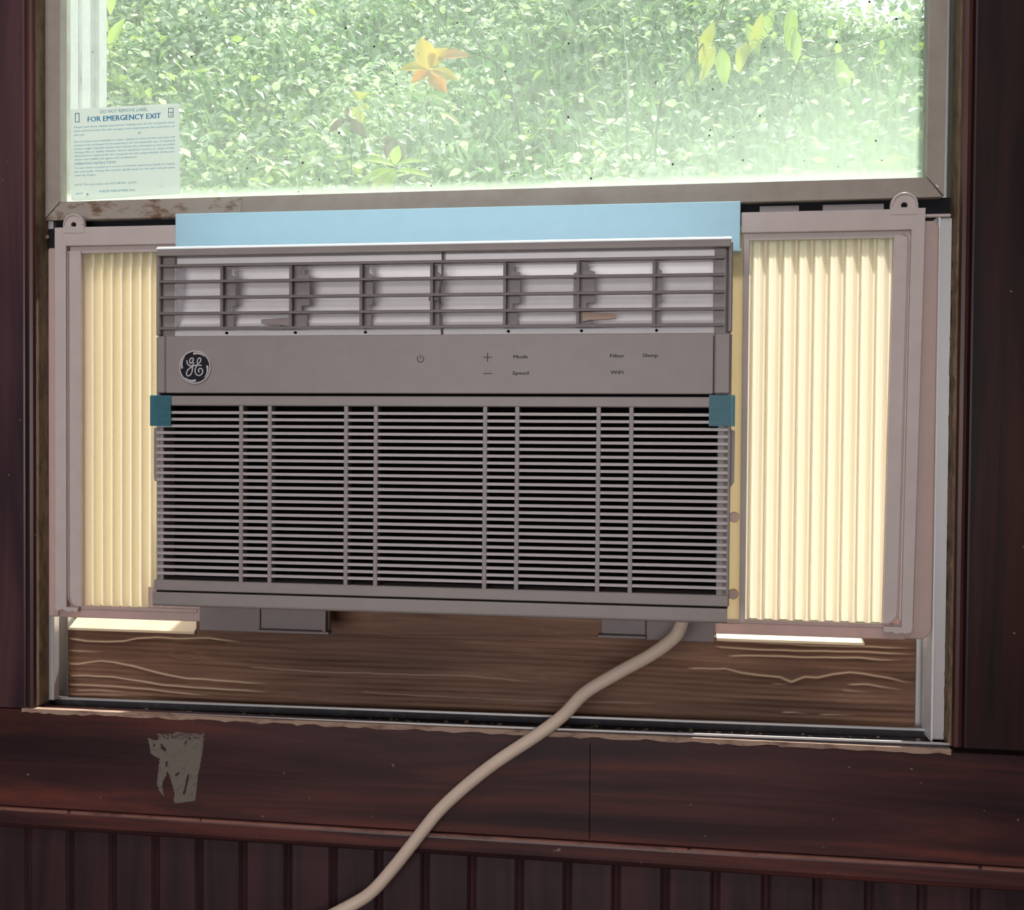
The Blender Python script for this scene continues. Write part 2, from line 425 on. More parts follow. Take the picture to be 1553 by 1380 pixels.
struct(MB().box(-2600, 2200, -3600, 110, -40, 0).build('floor', M_FLOOR))
struct(MB().box(-2600, 2200, -3600, 110, 2300, 2340).build('ceiling', M_CEIL))
struct(MB().box(-2640, -2600, -3600, 110, 0, 2300).build('wall_left', M_ROOM))
struct(MB().box(2200, 2240, -3600, 110, 0, 2300).build('wall_right', M_ROOM))
struct(MB().box(-2600, 2200, -3640, -3600, 0, 2300).build('wall_front', M_ROOM))
WX0, WX1, WZ0, WZ1 = -656, 270, 856, 1960
wb = MB()
wb.box(-2600, WX0, 22, 100, 0, 2300); wb.box(WX1, 2200, 22, 100, 0, 2300)
wb.box(WX0, WX1, 22, 100, 0, WZ0); wb.box(WX0, WX1, 22, 100, WZ1, 2300)
wall = struct(wb.build('wall_back', M_PLANK))

# panelling planks under the window, grooves between them
def plank_outline(wd):
    h = wd/2
    return [(-h+0.2, 22), (-h+0.2, 15), (-h+3.4, 12), (-h+5.2, 14.2), (-h+7, 12), (h-3.0, 12), (h-0.2, 15), (h-0.2, 22)]
p0 = MB().prism([(a-861.5+0, b) for a, b in plank_outline(47.0)], 'z', 8, 735).build('plank', M_PLANK, wall, origin=(-861.5, 17, 370))
for k in range(1, 30): clone(p0, 47.0*k)

# ------------------------------------------------------------------ window casing (trim)
def casing(name, sgn, xe, z0, z1, mat):
    """upright board: inner edge at xe with a rubbed bead, width to the outside"""
    pts = [(0, 22), (0, 2.5), (1.5, 0.2), (4.5, -0.8), (7.5, 0.2), (9, 3), (10.5, 0.6), (12, 0), (101, 0), (104, 3), (104, 22)]
    m = MB().prism([(xe + sgn*a, b) for a, b in pts], 'z', z0, z1)
    o = struct(m.build(name, mat))
    bp_ = [(-0.15, 2.2), (1.4, -0.1), (4.5, -1.1), (7.6, -0.1), (9.0, 2.8), (4.5, 6)]
    MB().prism([(xe + sgn*a, b) for a, b in bp_], 'z', z0+1, z1-1).build('bead', M_BEAD, o)
    return o
tl_ = casing('trim_1', -1, -632.5, 864, 2060, M_CASING_L)
tr_ = casing('trim_2', 1, 266.5, 868, 2060, M_CASING)
ap = struct(MB().box(-800, 400, 0, 22, 761.5, 862.5, 1.2).build('trim_3', M_APRON))
struct(MB().box(-736, 370, 0, 22, 1958, 2060, 2).build('trim_5', M_APRON))
lg = struct(MB().prism([(-4.0, 757.5), (-3.2, 760.6), (0.5, 761.3), (22, 761.3), (22, 739), (2.5, 739), (-1.5, 741.5), (-4, 746)], 'x', -800, 400).build('trim_4', M_APRON))
# rubbed arris along the ledge, its edge highlight put into the pale colour
ar = MB()
x = -798.0
while x < 396:
    L = random.uniform(18, 80); hw = random.uniform(0.25, 0.65)
    ar.prism([(-3.9, 759.4 - hw), (-3.3, 760.9), (-1.8, 761.5), (-1.5, 760.4)], 'x', x, min(x + L, 398))
    x += L + (0 if random.random() < 0.7 else random.uniform(1, 5))
ar.build('worn_lit_edge', M_WORNLIT, lg)
# butt joint line in the apron, pale plaster nicks on the casing
MB().box(-62.8, -62.0, -0.25, 0.5, 764, 856).build('joint', M_BLACK, ap)
def rough_edge(x0, x1, zt, amp, step):
    top, bot = [], []
    x = x0
    while x < x1:
        top.append((x, zt(x))); bot.append((x, zt(x) - 3.0 - random.random()*amp)); x += step*random.uniform(0.5, 1.5)
    return top + list(reversed(bot))
re_ = MB().prism(rough_edge(-646, 270, lambda x: 864.4 + 0.0035*(x+640)*0.6, 2.4, 9), 'y', -1.6, 5)
re_.build('raw_edge', M_RAW, ap)

# torn patch of old paint on the apron
outline = [(-499.9, 844.7), (-493.0, 844.3), (-483.0, 845.5), (-477.0, 848.0), (-467.8, 846.2), (-448.9, 847.5), (-450.7, 831.1), (-453.7, 813.6), (-456.0, 803.4), (-457.5, 787.3), (-458.6, 778.6), (-476.9, 775.4), (-479.9, 774.1), (-481.5, 778.8), (-479.9, 783.2), (-484.2, 797.5), (-488.4, 807.5), (-489.9, 801.6), (-492.9, 797.0), (-493.7, 789.7), (-491.4, 780.4), (-496.8, 786.6), (-499.5, 793.8), (-498.3, 804.0), (-496.4, 819.4), (-500.6, 820.7), (-506.0, 824.0), (-507.5, 834.2), (-509.1, 839.9), (-500.6, 837.4), (-497.6, 839.0)]
holes = [[(-495.5, 835.5), (-489.1, 829.2), (-489.9, 825.9), (-495.3, 830.4)], [(-466.6, 805.0), (-464.4, 805.4), (-469.4, 784.1), (-471.9, 784.4)], [(-480.7, 803.1), (-475.4, 807.8), (-475.4, 805.5), (-479.2, 802.0)], [(-490.2, 816.8), (-488.0, 816.9), (-488.4, 811.0), (-489.9, 811.1)], [(-486.4, 795.9), (-484.1, 791.0), (-485.3, 788.0), (-487.2, 790.1)],
         [(-503.5, 833), (-501.8, 834.5), (-500.8, 832), (-502.5, 830.5)], [(-470.5, 836.5), (-467.5, 839.5), (-467.6, 836.6), (-469.5, 835.5)]]
def inside(p, poly):
    c = False; j = len(poly)-1
    for i in range(len(poly)):
        (xi, zi), (xj, zj) = poly[i], poly[j]
        if (zi > p[1]) != (zj > p[1]) and p[0] < (xj-xi)*(p[1]-zi)/(zj-zi)+xi: c = not c
        j = i
    return c
pm = MB(); cs = 0.8
def cellon(i, j):
    p = (-510+cs*(i+.5) + 0.35*math.sin(j*1.7+i), 773+cs*(j+.5) + 0.35*math.sin(i*2.3+j*.7))
    return inside(p, outline) and not any(inside(p, h) for h in holes) and not (p[1] > 840 and random.random() < 0.30)
on = {(i, j) for i in range(80) for j in range(96) if cellon(i, j)}
vt = {}
def V(i, j, y):
    if (i, j, y) not in vt: vt[(i, j, y)] = pm.bm.verts.new((-510+cs*i, y, 773+cs*j))
    return vt[(i, j, y)]
for (i, j) in on:
    q = [(i, j), (i+1, j), (i+1, j+1), (i, j+1)]
    pm.bm.faces.new([V(a, b, -0.45) for a, b in q])
    for (d, e, a, b) in ((-1, 0, q[3], q[0]), (1, 0, q[1], q[2]), (0, -1, q[0], q[1]), (0, 1, q[2], q[3])):
        if (i+d, j+e) not in on:
            pm.bm.faces.new((V(*a, -0.45), V(*b, -0.45), V(*b, 0.3), V(*a, 0.3)))
po = pm.build('paint_patch', M_RESIDUE, ap)
po['label'] = 'torn pale grey patch of old tape or paint'

# ------------------------------------------------------------------ the window
win = empty('window_1', (-183, 30, 864), kind='structure')
# jambs: rough reveal, tracks, outer frame
MB().box(-639.5, -632.2, 3, 34, 866, 1958).build('reveal', M_REVEAL, win)
rv = MB()
pts = [(266.3, 4), (262.5, 6)]
zz = 868.0; prev = None
ragged = [(266.4, 868)]
while zz < 1350:
    ragged.append((266.4 - random.uniform(1.2, 3.4), zz)); zz += random.uniform(4, 12)
ragged += [(265.0, 1352), (265.0, 1958), (267.5, 1958), (267.5, 868)]
rv.prism(ragged, 'y', 4, 30).build('reveal', M_REVEAL, win)
MB().box(-632.0, -626, 24, 34, 867, 1958, 0.5).build('jamb_track', M_ALU, win)
MB().box(-656, -642.6, 50, 64, 866, 1372, 0.6).build('jamb_track', M_ALUW, win)
MB().box(-642.6, -631.8, 60, 74, 862, 1372, 0.6).build('jamb_track', M_ALU, win)
MB().box(252.5, 264, 18, 26, 869, 1351, 0.6).build('jamb_track', M_ALU, win)
MB().box(262.6, 269, 36, 70, 868, 1372, 0.6).build('jamb_track', M_ALU, win)
MB().box(247.6, 262.6, 60, 74, 866, 1372, 0.6).build('jamb_track', M_ALU, win)
MB().box(251.4, 253.0, 15.5, 50, 868, 1352).build('track_lip', M_ALUW, win)
# sill track: two lips and a dark dirty floor
def lip(y0, y1, zl, xa, xb, h, nm, mat):
    k = 0.0080
    return MB().prism([(xa, zl-h), (xb, zl-h+k*(xb-xa)), (xb, zl+k*(xb-xa)), (xa, zl)], 'y', y0, y1).build(nm, mat, win)
lip(2.6, 5.0, 863.6, -627, 264.5, 1.7, 'sill_lip', M_ALU); lip(2.9, 4.8, 861.9, -627, 264.5, 6.0, 'sill_lip_base', M_ALUD)
lip(38.5, 41.5, 866.2, -640, 262, 2.0, 'sill_lip', M_ALU); lip(39.0, 41.2, 864.2, -640, 262, 6.5, 'sill_lip_base', M_ALUD)
lip(4.8, 78, 857.0, -655, 268, 3.0, 'sill_track', M_ALUD)
db = MB()
for k in range(150):
    x = random.uniform(-620, 258); y = random.uniform(8, 35); r_ = random.uniform(0.6, 2.0)
    db.box(x-r_*random.uniform(0.6, 2), x+r_, y-r_, y+r_, 856.6+0.008*(x+655), 857.2+0.008*(x+655)+r_*0.9)
d_ = db.build('dirt_crumbs', M_RAW, win); d_['kind'] = 'stuff'
# weather seal in the gap between sash and side panels
MB().box(-632, 266, 30, 46, 1352, 1372).build('weather_seal', M_GAP, win)
MB().box(150, 205, 27, 29.9, 1353, 1367).build('seal_end', M_TAB, win)
MB().box(92, 128, 27, 29.9, 1353, 1367).build('seal_end', M_TAB, win)
MB().box(-631.5, -612, 22, 30, 1337, 1359, 1.0).build('latch_block', M_GAP, win)
MB().cyl((-629.5, 18.5, 1350), 2.0, 5, 'y', 12).build('latch_pin', M_STEEL, win)
# sash: mitred bottom rail and stiles, pane with its film of dirt
def sash_bar(pts, mat, name='sash_bar'):
    o = MB().prism(pts, 'y', 20, 40).build(name, mat, win)
    bv = o.modifiers.new('b', 'BEVEL'); bv.width = 0.0006; bv.segments = 2; bv.limit_method = 'ANGLE'
    return o
SL = 0.0042
sash_bar([(-633.7, 1367.2), (-420, 1368.0), (-420, 1387.2), (-615.5, 1386.2)], M_RUST, 'bottom_rail')
sash_bar([(-420, 1368.0), (256.0, 1370.6), (241.2, 1389.0), (-420, 1387.2)], M_SASH, 'bottom_rail')
sash_bar([(-634.3, 1367.8), (-616.0, 1386.8), (-615.2, 1948), (-634.8, 1948)], M_SASH, 'stile')
sash_bar([(257.0, 1371.2), (259.5, 1948), (241.6, 1948), (241.2, 1389.6)], M_SASH, 'stile')
sash_bar([(-616, 1925), (242, 1925), (242, 1948), (-616, 1948)], M_SASH, 'top_rail')
MB().prism([(249.2, 1381.0), (251.6, 1379.0), (252.4, 1379.8), (250.0, 1382.0)], 'y', 19.4, 20.5).build('bright_nick', M_ALUW, win)
pane = MB().box(-617, 243, 29, 32, 1384, 1927).build('glass_pane', M_GLASS, win)
MB().box(-615.8, 241.8, 32.3, 32.6, 1386.4, 1925).build('dirt_film', M_FILM, pane)
sp_ = MB()
for k in range(70):
    x, z = random.uniform(-600, 236), random.uniform(1392, 1600); r_ = random.choice([.5, .6, .7, .9, 1.2])
    sp_.cyl((x, 28.8, z), r_, 0.3, 'y', 7)
s_ = sp_.build('specks', M_PRINT, pane); s_['kind'] = 'stuff'
# outside jambs and sill, white
ej = MB(); ej.box(-670, -622, 42, 84, 1374, 1960, 0.8); ej.box(-670, -624.5, 84, 104, 1000, 1960, 0.5); ej.box(-670, -620.5, 104, 122, 1000, 1960, 1.0)
ej.build('exterior_jamb', M_EXT, win)
MB().box(-624.6, -621.6, 66, 72, 1380, 1955).build('grime_strip', M_EXTG, win)
MB().box(268, 300, 62, 122, 860, 1960, 0.8).build('exterior_jamb', M_EXT, win)
MB().prism([(100, 852), (100, 862), (240, 842), (240, 834)], 'x', -660, 300).build('exterior_sill', M_EXT, win)

# label on the pane
lab = empty('exit_label', (-549.6, 28.6, 1437), 'white paper emergency exit label with blue print on the lower left of the window pane', 'label')
TI = 0.9
def lp(u, v):   # label frame: u right, v up, from its centre
    c, s = math.cos(math.radians(TI)), math.sin(math.radians(TI))
    return (-549.6 + u*c - v*s, 1437 + u*s + v*c)
W2, H2 = 59.7, 47.5
oc = []
for (cx, cz, a0, rr) in ((W2-1.0, H2-1.0, 0, 1.0), (-W2+3.5, H2-3.5, 90, 3.5), (-W2+3.5, -H2+3.5, 180, 3.5), (W2-2, -H2+5.0, 270, 2.0)):
    for k in range(5):
        a = math.radians(a0 + 90*k/4); oc.append(lp(cx+rr*math.cos(a), cz+rr*math.sin(a)))
MB().prism(oc, 'y', 28.3, 28.9).build('paper', M_LABEL, lab)
def LT(body, u, v, h, align='LEFT', off=0.0, mw=None):
    p = lp(u, v); return (body, p[0], p[1], 28.1, h, align, off, mw, TI)
hd = [LT('FOR EMERGENCY EXIT', du, 33.2, 5.6, 'CENTER', 0.0, 80) for du in (-0.24, 0.0, 0.24)]
text('heading', [(*h_[:3], 28.1 - 0.03*k_, *h_[4:]) for k_, h_ in enumerate(hd)], lab, M_LHEAD)
text('small_heading', [LT('DO NOT REMOVE LABEL', 0, 41.4, 3.4, 'CENTER', 0.0, 52)], lab, M_LGREY)
body = [('Please read these simple instructions making sure all the occupants have', 27.6, 92), ('been told and that the exit escapes and understands the operation of', 23.6, 92), ('this exit.', 19.6, 10),
        ('Do not place any materials or other objects in front of this exit that will', 12.6, 92), ('prevent the occupant from opening it for its intended use. Combined', 8.9, 92), ('action might impede access and reduce the emergency exit possible', 5.2, 92),
        ('during a fire or similar disaster. Storm windows, screens or other similar', 1.5, 92), ('obstructions required by the occupant are the responsibility of the pur-', -2.2, 92), ('chaser and nullifies the agents and certifications.', -5.9, 58),
        ('To exit: Insert in pocket at 2 corners of window, pull inward handle to release', -14.6, 92), ('the unit easily, release the screens, gently press on the sash and pull open', -18.4, 92), ('even by hinges.', -22.2, 20)]
text('body_text', [LT(b, -55.5, v, 1.9, 'LEFT', 0.0, mw*1.2) for b, v, mw in body], lab, M_LBLUE)
text('subheading', [LT('OPERATING INSTRUCTIONS', -55.5, -10.6, 2.5, 'LEFT', 0.0, 46)], lab, M_LBLUE)
text('note_line', [LT('NOTE: This unit complies with HUD 280.404 - tg 5016', -55.5, -32.0, 2.0, 'LEFT', 0, 68)], lab, M_LGREY)
text('maker_line', [LT('PHILIPS INDUSTRIES INC.', 8-16, -40.0, 2.3, 'CENTER', 0.0, 40), LT('#5107', -54.5, -41.0, 1.9, 'LEFT', 0, 8)], lab, M_LBLUE)
def frame_rect(u0, u1, v0, v1, t):
    m = MB()
    for a, b, c, d in ((u0, u1, v0, v0+t), (u0, u1, v1-t, v1), (u0, u0+t, v0, v1), (u1-t, u1, v0, v1)):
        m.prism([lp(a, c), lp(b, c), lp(b, d), lp(a, d)], 'y', 28.05, 28.25)
    return m
frame_rect(-54, -49, 33.5, 43.0, 0.7).build('pictogram', M_LGREY, lab)
g = frame_rect(48.5, 54, 33.5, 43.0, 0.6); g.prism([lp(48.5, 38.3), lp(54, 38.3), lp(54, 38.9), lp(48.5, 38.9)], 'y', 28.05, 28.25)
g.prism([lp(51, 34.5), lp(51.6, 34.5), lp(51.6, 37.5), lp(51, 37.5)], 'y', 28.05, 28.25); g.build('pictogram', M_LGREY, lab)

# ------------------------------------------------------------------ wooden board on the sill track
ridges = [(1.5, [(-621.3, 928.1), (-599.3, 926.2), (-579.5, 926.2), (-557.1, 928.3), (-543.1, 931.4), (-522.3, 933.4), (-501.5, 932.2), (-463.1, 934.1), (-430, 931)]),
 (0.9, [(-621.3, 915.4), (-593.6, 914.8), (-582.4, 916.6)]),
 (1.5, [(-621.3, 900.8), (-610.6, 901.2), (-599.3, 903.6), (-585.2, 905.5), (-568.3, 904.8), (-550.1, 902.1), (-529.2, 897.7), (-508.4, 893.2), (-487.7, 890.7), (-463.0, 890.4), (-400, 889)]),
 (1.2, [(-621.3, 888.5), (-599.3, 889.7), (-571.1, 888.8), (-543.1, 885.9), (-515.3, 883.1), (-463.0, 881.3), (-400, 880)]),
 (1.0, [(-621.3, 878.8), (-585.2, 879.6), (-557.1, 878.8), (-529.2, 877.3), (-494.6, 874.7), (-463.0, 874.1)]),
 (0.7, [(-613.5, 873.1), (-585.2, 874.3), (-557.1, 873.5)]), (0.7, [(-620.6, 868.5), (-585.2, 869.5), (-543.1, 870.1)]),
 (1.0, [(56.1, 949.9), (99.2, 949.0), (144.9, 948.2), (190.1, 948.6), (242.0, 947.8)]),
 (1.2, [(56.1, 943.5), (83.9, 942.1), (145.0, 942.7), (205.0, 943.3), (242.1, 942.4)]),
 (1.2, [(68.6, 934.5), (99.4, 936.4), (145.1, 936.5), (190.2, 937.4), (212.6, 936.3), (231.9, 936.6)]),
 (1.4, [(30, 921), (53.3, 921.6), (65.7, 922.5), (81.1, 919.1), (99.6, 917.5), (118.0, 915.9), (128.7, 911.9), (140.8, 917.1), (152.9, 916.5), (167.9, 920.9), (182.9, 923.1), (197.9, 922.4), (217.3, 919.8), (235.1, 915.8), (242.5, 915.8)]),
 (0.8, [(110.4, 909.3), (124.2, 909.0), (130.2, 911.6)]), (1.1, [(181.6, 911.3), (199.5, 912.1), (217.4, 909.7), (232.3, 907.7)]),
 (0.7, [(175.6, 905.6), (205.6, 904.5)]), (0.9, [(119.9, 881.3), (133.6, 881.9), (145.8, 880.6)]), (0.6, [(154.9, 881.0), (191.0, 881.7)]),
 (0.5, [(-420, 905), (-330, 903), (-200, 905), (-120, 902)]), (0.4, [(-300, 884), (-150, 882), (0, 885)])]
ridges = [(a, [(p*1.01435, 1150+(q_-1150)*1.01435) for p, q_ in ln]) for a, ln in ridges]      # the board stands 60 mm behind the casing face
BX0, BX1, BZ0 = -631.6, 247.4, 855.0
nx, nz = 400, 170
X, Zg = np.meshgrid(np.linspace(BX0, BX1, nx), np.linspace(0, 1, nz), indexing='ij')
ZT = 934.5 + 15.0*np.clip((X+470)/500, 0, 1)                  # its top edge is out of level
Zg = BZ0 + Zg*(ZT-BZ0)
Hh = np.zeros_like(X); ridge_lit = np.zeros_like(X)
for amp, ln in ridges:
    lx, lz = np.array([p[0] for p in ln]), np.array([p[1] for p in ln])
    zc = np.interp(X, lx, lz) + 0.25*np.sin(X*0.05+amp*9) + 0.15*np.sin(X*0.17+amp*5)
    fade = np.clip((X-lx[0]+1)/6, 0, 1)*np.clip((lx[-1]-X+1)/25, 0, 1)
    d = Zg-zc
    prof = np.where(d > 0, np.exp(-(d/0.55)**2), np.exp(-(d/3.5)**2))
    Hh += amp*prof*fade*0.9; ridge_lit = np.maximum(ridge_lit, np.exp(-(d/0.75)**2)*fade*min(1, amp*0.75))
kx, kz = -463+13, 917.0      # knot
rr = np.hypot((X-(-497))/16, (Zg-911)/4.5)
Hh += 0.8*np.exp(-((rr-1)/0.18)**2) - 1.0*np.exp(-(rr/0.5)**2)
Hh += 0.25*np.sin(Zg*1.1 + 1.5*np.sin(X*0.012) + 0.02*X*0.3)*np.sin(X*0.008+Zg*0.05)
Y = 60.0 - Hh*1.3
verts = np.stack([X, Y, Zg], -1).reshape(-1, 3)*MM
idx = np.arange(nx*nz).reshape(nx, nz)
q = np.stack([idx[:-1, :-1], idx[1:, :-1], idx[1:, 1:], idx[:-1, 1:]], -1).reshape(-1, 4)
# sides and back
ytop = float(Y.max())
me = bpy.data.meshes.new('board_face'); me.from_pydata(verts.tolist(), [], q.tolist()); me.update()
at = me.attributes.new('ridge_light', 'FLOAT', 'POINT'); at.data.foreach_set('value', ridge_lit.reshape(-1).astype(np.float32))
me.materials.append(M_BOARD); me.materials.append(M_SUNSTRIP)
me.polygons.foreach_set('use_smooth', np.ones(len(q), dtype=bool))
board = empty('wooden_board', (-189, 60, 860), 'weathered brown wooden board with raised grain filling the gap under the air conditioner', 'board')
bf = bpy.data.objects.new('grain_face', me); COL.objects.link(bf); attach(bf, board)
MB().prism([(BX0, 855), (BX1, 855), (BX1, 949.4), (30, 949.4), (-470, 934.4), (BX0, 934.4)], 'y', 60.6, 86).build('board_body', M_BOARD, board)
MB().box(-486, 56, 61.5, 86, 930, 986).build('raised_middle', M_BOARD, board)
def strip_(x0, x1, z0, z1, label):  # added pale strip, stands for the sunlight showing in the gap
    o = MB().prism([(57, z0-0.5), (57, z0+2), (84, z1+4.5), (92, z1+4.5), (92, z0+2.0), (60, z0-0.5)], 'x', x0, x1).build('sunlit_gap_strip', M_SUNSTRIP)
    tag(o, label, 'strip'); return o
strip_(-628.4, -486.3, 935.5, 947, 'pale strip standing for the sunlit gap under the left accordion panel')
MB().box(199.4, BX1, 60.2, 86, 946, 960).build('corner_block', M_BOARD, board)
strip_(58, 199, 947.5, 951, 'thin pale strip standing for the sunlit gap under the right accordion panel')

# ------------------------------------------------------------------ air conditioner
ac = empty('window_air_conditioner', (-198, 0, 985), 'white window air conditioner with a slatted grille filling the lower half of the window', 'air conditioner')
AX0, AX1, AZ0, AZ1 = -456.5, 60.0, 990.0, 1318.0
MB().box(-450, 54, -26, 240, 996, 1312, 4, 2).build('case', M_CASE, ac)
# front shell: rounded top bar, side posts, bottom bar
def front_prof(z0, z1, rt_, rb):
    P = []
    for k in range(6):
        a = math.pi/2*k/5; P.append((-92 + rt_ - rt_*math.sin(a), z1 - rt_ + rt_*math.cos(a)))
    P = list(P)
    for k in range(4):
        a = math.pi/2*k/3; P.append((-92 + rb - rb*math.cos(a), z0 + rb - rb*math.sin(a)))
    P += [(-26, z0), (-26, z1)]
    return P
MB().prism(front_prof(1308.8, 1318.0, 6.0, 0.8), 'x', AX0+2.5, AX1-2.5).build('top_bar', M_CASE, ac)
for (x0, x1) in ((AX0, -452.5), (56.5, AX1)):
    MB().box(x0, x1, -89, -26, 1237, 1314, 1.2).build('louver_side', M_CASE, ac)
for (x0, x1) in ((-452.6, -441.0), (45.0, 54.6)):
    MB().box(x0, x1, -83, -26, 1237, 1309).build('louver_cheek', M_CASE, ac)
MB().box(-441.4, -440.6, -82.4, -60, 1240.5, 1301).build('duct_cheek', M_DUCT, ac)
MB().box(54.6, 56.6, -78, -26, 1237, 1309).build('louver_cheek', M_VANE, ac)
for x in (-456.5, 56.9):
    MB().box(x, x+3.1, -88, -26, 1004, 1236, 0.8).build('side_wall', M_CASE, ac)
# duct behind the louvers: a curved white back
db_ = [(-79, 1309.2), (-79, 1302.0), (-62, 1301.0), (-61, 1290), (-63, 1276), (-67, 1262), (-72, 1250), (-77.5, 1243.2), (-82, 1241.5), (-83, 1236.5), (-83, 1235), (-30, 1235), (-30, 1309.2)]
MB().prism(db_, 'x', -441.5, 45.5).build('outlet_duct', M_DUCT, ac)
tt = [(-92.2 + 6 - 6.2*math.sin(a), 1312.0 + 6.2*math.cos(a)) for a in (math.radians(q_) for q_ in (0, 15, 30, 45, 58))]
MB().prism(tt + [(-88, 1313.5), (-84, 1316.5), (-40, 1316.5), (-40, 1318.2)], 'x', AX0+1.5, AX1-1.5).build('top_highlight', M_TOPLIGHT, ac)  # added strip carrying the painted highlight of the top edge
# louver vanes, dividers, deflector tabs, handles
v0 = MB().prism([(-90.3, 1299.3), (-90.3, 1301.2), (-89.8, 1301.7), (-82, 1301.4), (-82, 1299.4)], 'x', -453.0, 53.0).build('louver_vane', M_VANE, ac, origin=(-200, -85, 1300.5))
for z in (1286.0, 1271.6, 1257.2, 1243.6): clone(v0, 0, 0, z-1300.5)
FX = [-394, -329, -264, -200, -135, -71, -6]
f0 = MB().box(-1.3-394, 1.3-394, -88, -81, 1243.5, 1300.5).build('louver_divider', M_VANE, ac, origin=(-394, -78, 1272))
for x in FX[1:]: clone(f0, x+394)
tabw = [9, 14, 7.5, 5.5, 11.5, 13, 5.5]
for x, wd in zip(FX, tabw):
    x += 1.2
    tp = [(x, 1299), (x+wd*0.55, 1299), (x+wd*0.5, 1293), (x+wd, 1291), (x+wd, 1264.5), (x+wd*0.45, 1264), (x+wd*0.45, 1257.5), (x+wd*0.85, 1256), (x+wd*0.8, 1245), (x, 1244.5)]
    MB().prism(tp, 'y', -80.5, -79.3).build('deflector', M_TAB, ac)
MB().prism([(-72.5, 1291), (-75.5, 1290), (-75.5, 1258), (-74, 1256), (-73, 1256)], 'y', -80.5, -79.4).build('deflector', M_TAB, ac)
def handle(x, sgn, z, mat):
    pts_ = [(x, z+3.6), (x-sgn*10, z+3.2), (x-sgn*28, z+2.0), (x-sgn*28.5, z-1.6), (x-sgn*24, z-2.6), (x-sgn*8, z-3.2), (x, z-4.5)]
    m = MB().prism(pts_, 'y', -86, -81.5); m.box(x-sgn*11-0.6, x-sgn*11+0.6, -85, -82, z-6, z-2.5)
    h = m.build('deflector_handle', mat, ac)
handle(-329, 1, 1249.4, M_HANDLE); handle(-67, -1, 1252.0, M_HANDLE2)
MB().tube([(-191, -84, 1309), (-191, -84, 1300), (-191.2, -84, 1290), (-192.4, -84, 1282), (-194.2, -84, 1276), (-194.8, -84, 1270), (-193.4, -84, 1258), (-191.6, -84, 1248), (-191.2, -84, 1237)], 0.95, 8).build('linkage_rod', M_VANE, ac, True)
MB().box(-203.2, -193.6, -85, -82, 1266.5, 1270.5, 0.8).build('linkage_knuckle', M_VANE, ac)
pn0 = MB().cyl((-391, -84.2, 1239.6), 1.25, 3.5, 'y', 10).build('hole_stud', M_BLACK, ac, origin=(-391, -81, 1239.6))  # black studs put in to stand for small dark holes
for x in (-326, -261, -132, -68, -3.5): clone(pn0, x+391)
# control panel with print
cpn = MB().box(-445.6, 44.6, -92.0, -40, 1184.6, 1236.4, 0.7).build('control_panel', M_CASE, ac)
MB().box(-454.2, -446.2, -91.6, -40, 1184.6, 1236.4, 1.0).build('end_cap', M_CASE, ac)
MB().box(45.2, 58.8, -91.6, -40, 1184.6, 1236.4, 1.4).build('end_cap', M_CASE, ac)
MB().box(-454, 58, -60, -40, 1181, 1185).build('seam', M_BLACK, ac)
MB().box(-452, 57, -86.5, -60, 1182.4, 1184.5).build('seam', M_BLACK, ac)
def CT(b, x, z, h, mw=None): return (b, x, z, -92.25, h, 'CENTER', 0.0, mw, 0.0)
def bold(*a): return [(c_[0], c_[1], c_[2], c_[3]-0.03*k_, *c_[4:]) for k_, c_ in enumerate(CT(a[0], a[1]+d, *a[2:]) for d in (-0.18, 0.0, 0.18))]
text('button_text', bold('Mode', -119.9, 1215.3, 3.0, 12.5) + bold('Speed', -119.8, 1201.3, 3.0, 14.0), cpn, M_PRINT)
text('button_text', bold('Filter', -36.6, 1215.9, 3.0, 12.2) + bold('WiFi', -36.5, 1201.8, 3.0, 10.8), cpn, M_PRINT)
text('button_text', bold('Sleep', -8.4, 1216.2, 3.0, 13.0), cpn, M_PRINT)
sy = MB(); sy.box(-152.7, -145.1, -92.3, -92, 1216.0, 1216.7); sy.box(-149.25, -148.55, -92.3, -92, 1212.4, 1220.2)
sy.build('plus_symbol', M_PRINT, cpn)
MB().box(-152.5, -145.1, -92.3, -92, 1201.9, 1202.6).build('minus_symbol', M_PRINT, cpn)
arc = [(-208.6+2.9*math.sin(math.radians(a)), 1215.1+2.9*math.cos(math.radians(a))) for a in range(28, 333, 14)]
pw = MB().strip(arc, 0.36, -92.25); pw.box(-208.9, -208.3, -92.3, -92, 1215.0, 1218.8)
pw.build('power_symbol', M_PRINT, cpn)
# round emblem
ex, ez, ER = -416.8, 1208.1, 15.0
emb = MB().cyl((ex, -93.4, ez), ER, 1.8, 'y', 48).build('emblem', M_SILVER, ac)
MB().cyl((ex, -93.7, ez), ER*0.925, 0.6, 'y', 48).build('emblem_disc', M_EMB, emb)
def E(px_, pz_): return (ex + (px_-685)/490*ER, ez - (pz_-685)/490*ER)
def smoothp(pts, n=4):
    P = [Vector((p[0], p[1], 0)) for p in pts]; out = []
    for i in range(len(P)-1):
        p0, p1, p2, p3 = P[max(i-1, 0)], P[i], P[i+1], P[min(i+2, len(P)-1)]
        for k in range(n):
            t = k/n
            v = 0.5*((2*p1)+(p2-p0)*t+(2*p0-5*p1+4*p2-p3)*t*t+(3*p1-3*p2+p3-p0)*t**3)
            out.append((v.x, v.y))
    out.append((P[-1].x, P[-1].y)); return out
lm = MB()
def stroke(pts, hw=17.0, y=-93.95):
    p = [E(*q_) for q_ in smoothp(pts)]
    lm.strip(p, hw/490*ER, y)
stroke([(442, 485), (450, 560), (490, 620), (560, 655), (640, 650), (720, 630), (800, 632), (905, 636)])
stroke([(545, 580), (530, 520), (545, 455), (600, 420), (645, 445), (635, 505), (600, 550), (560, 590)], y=-94.0)
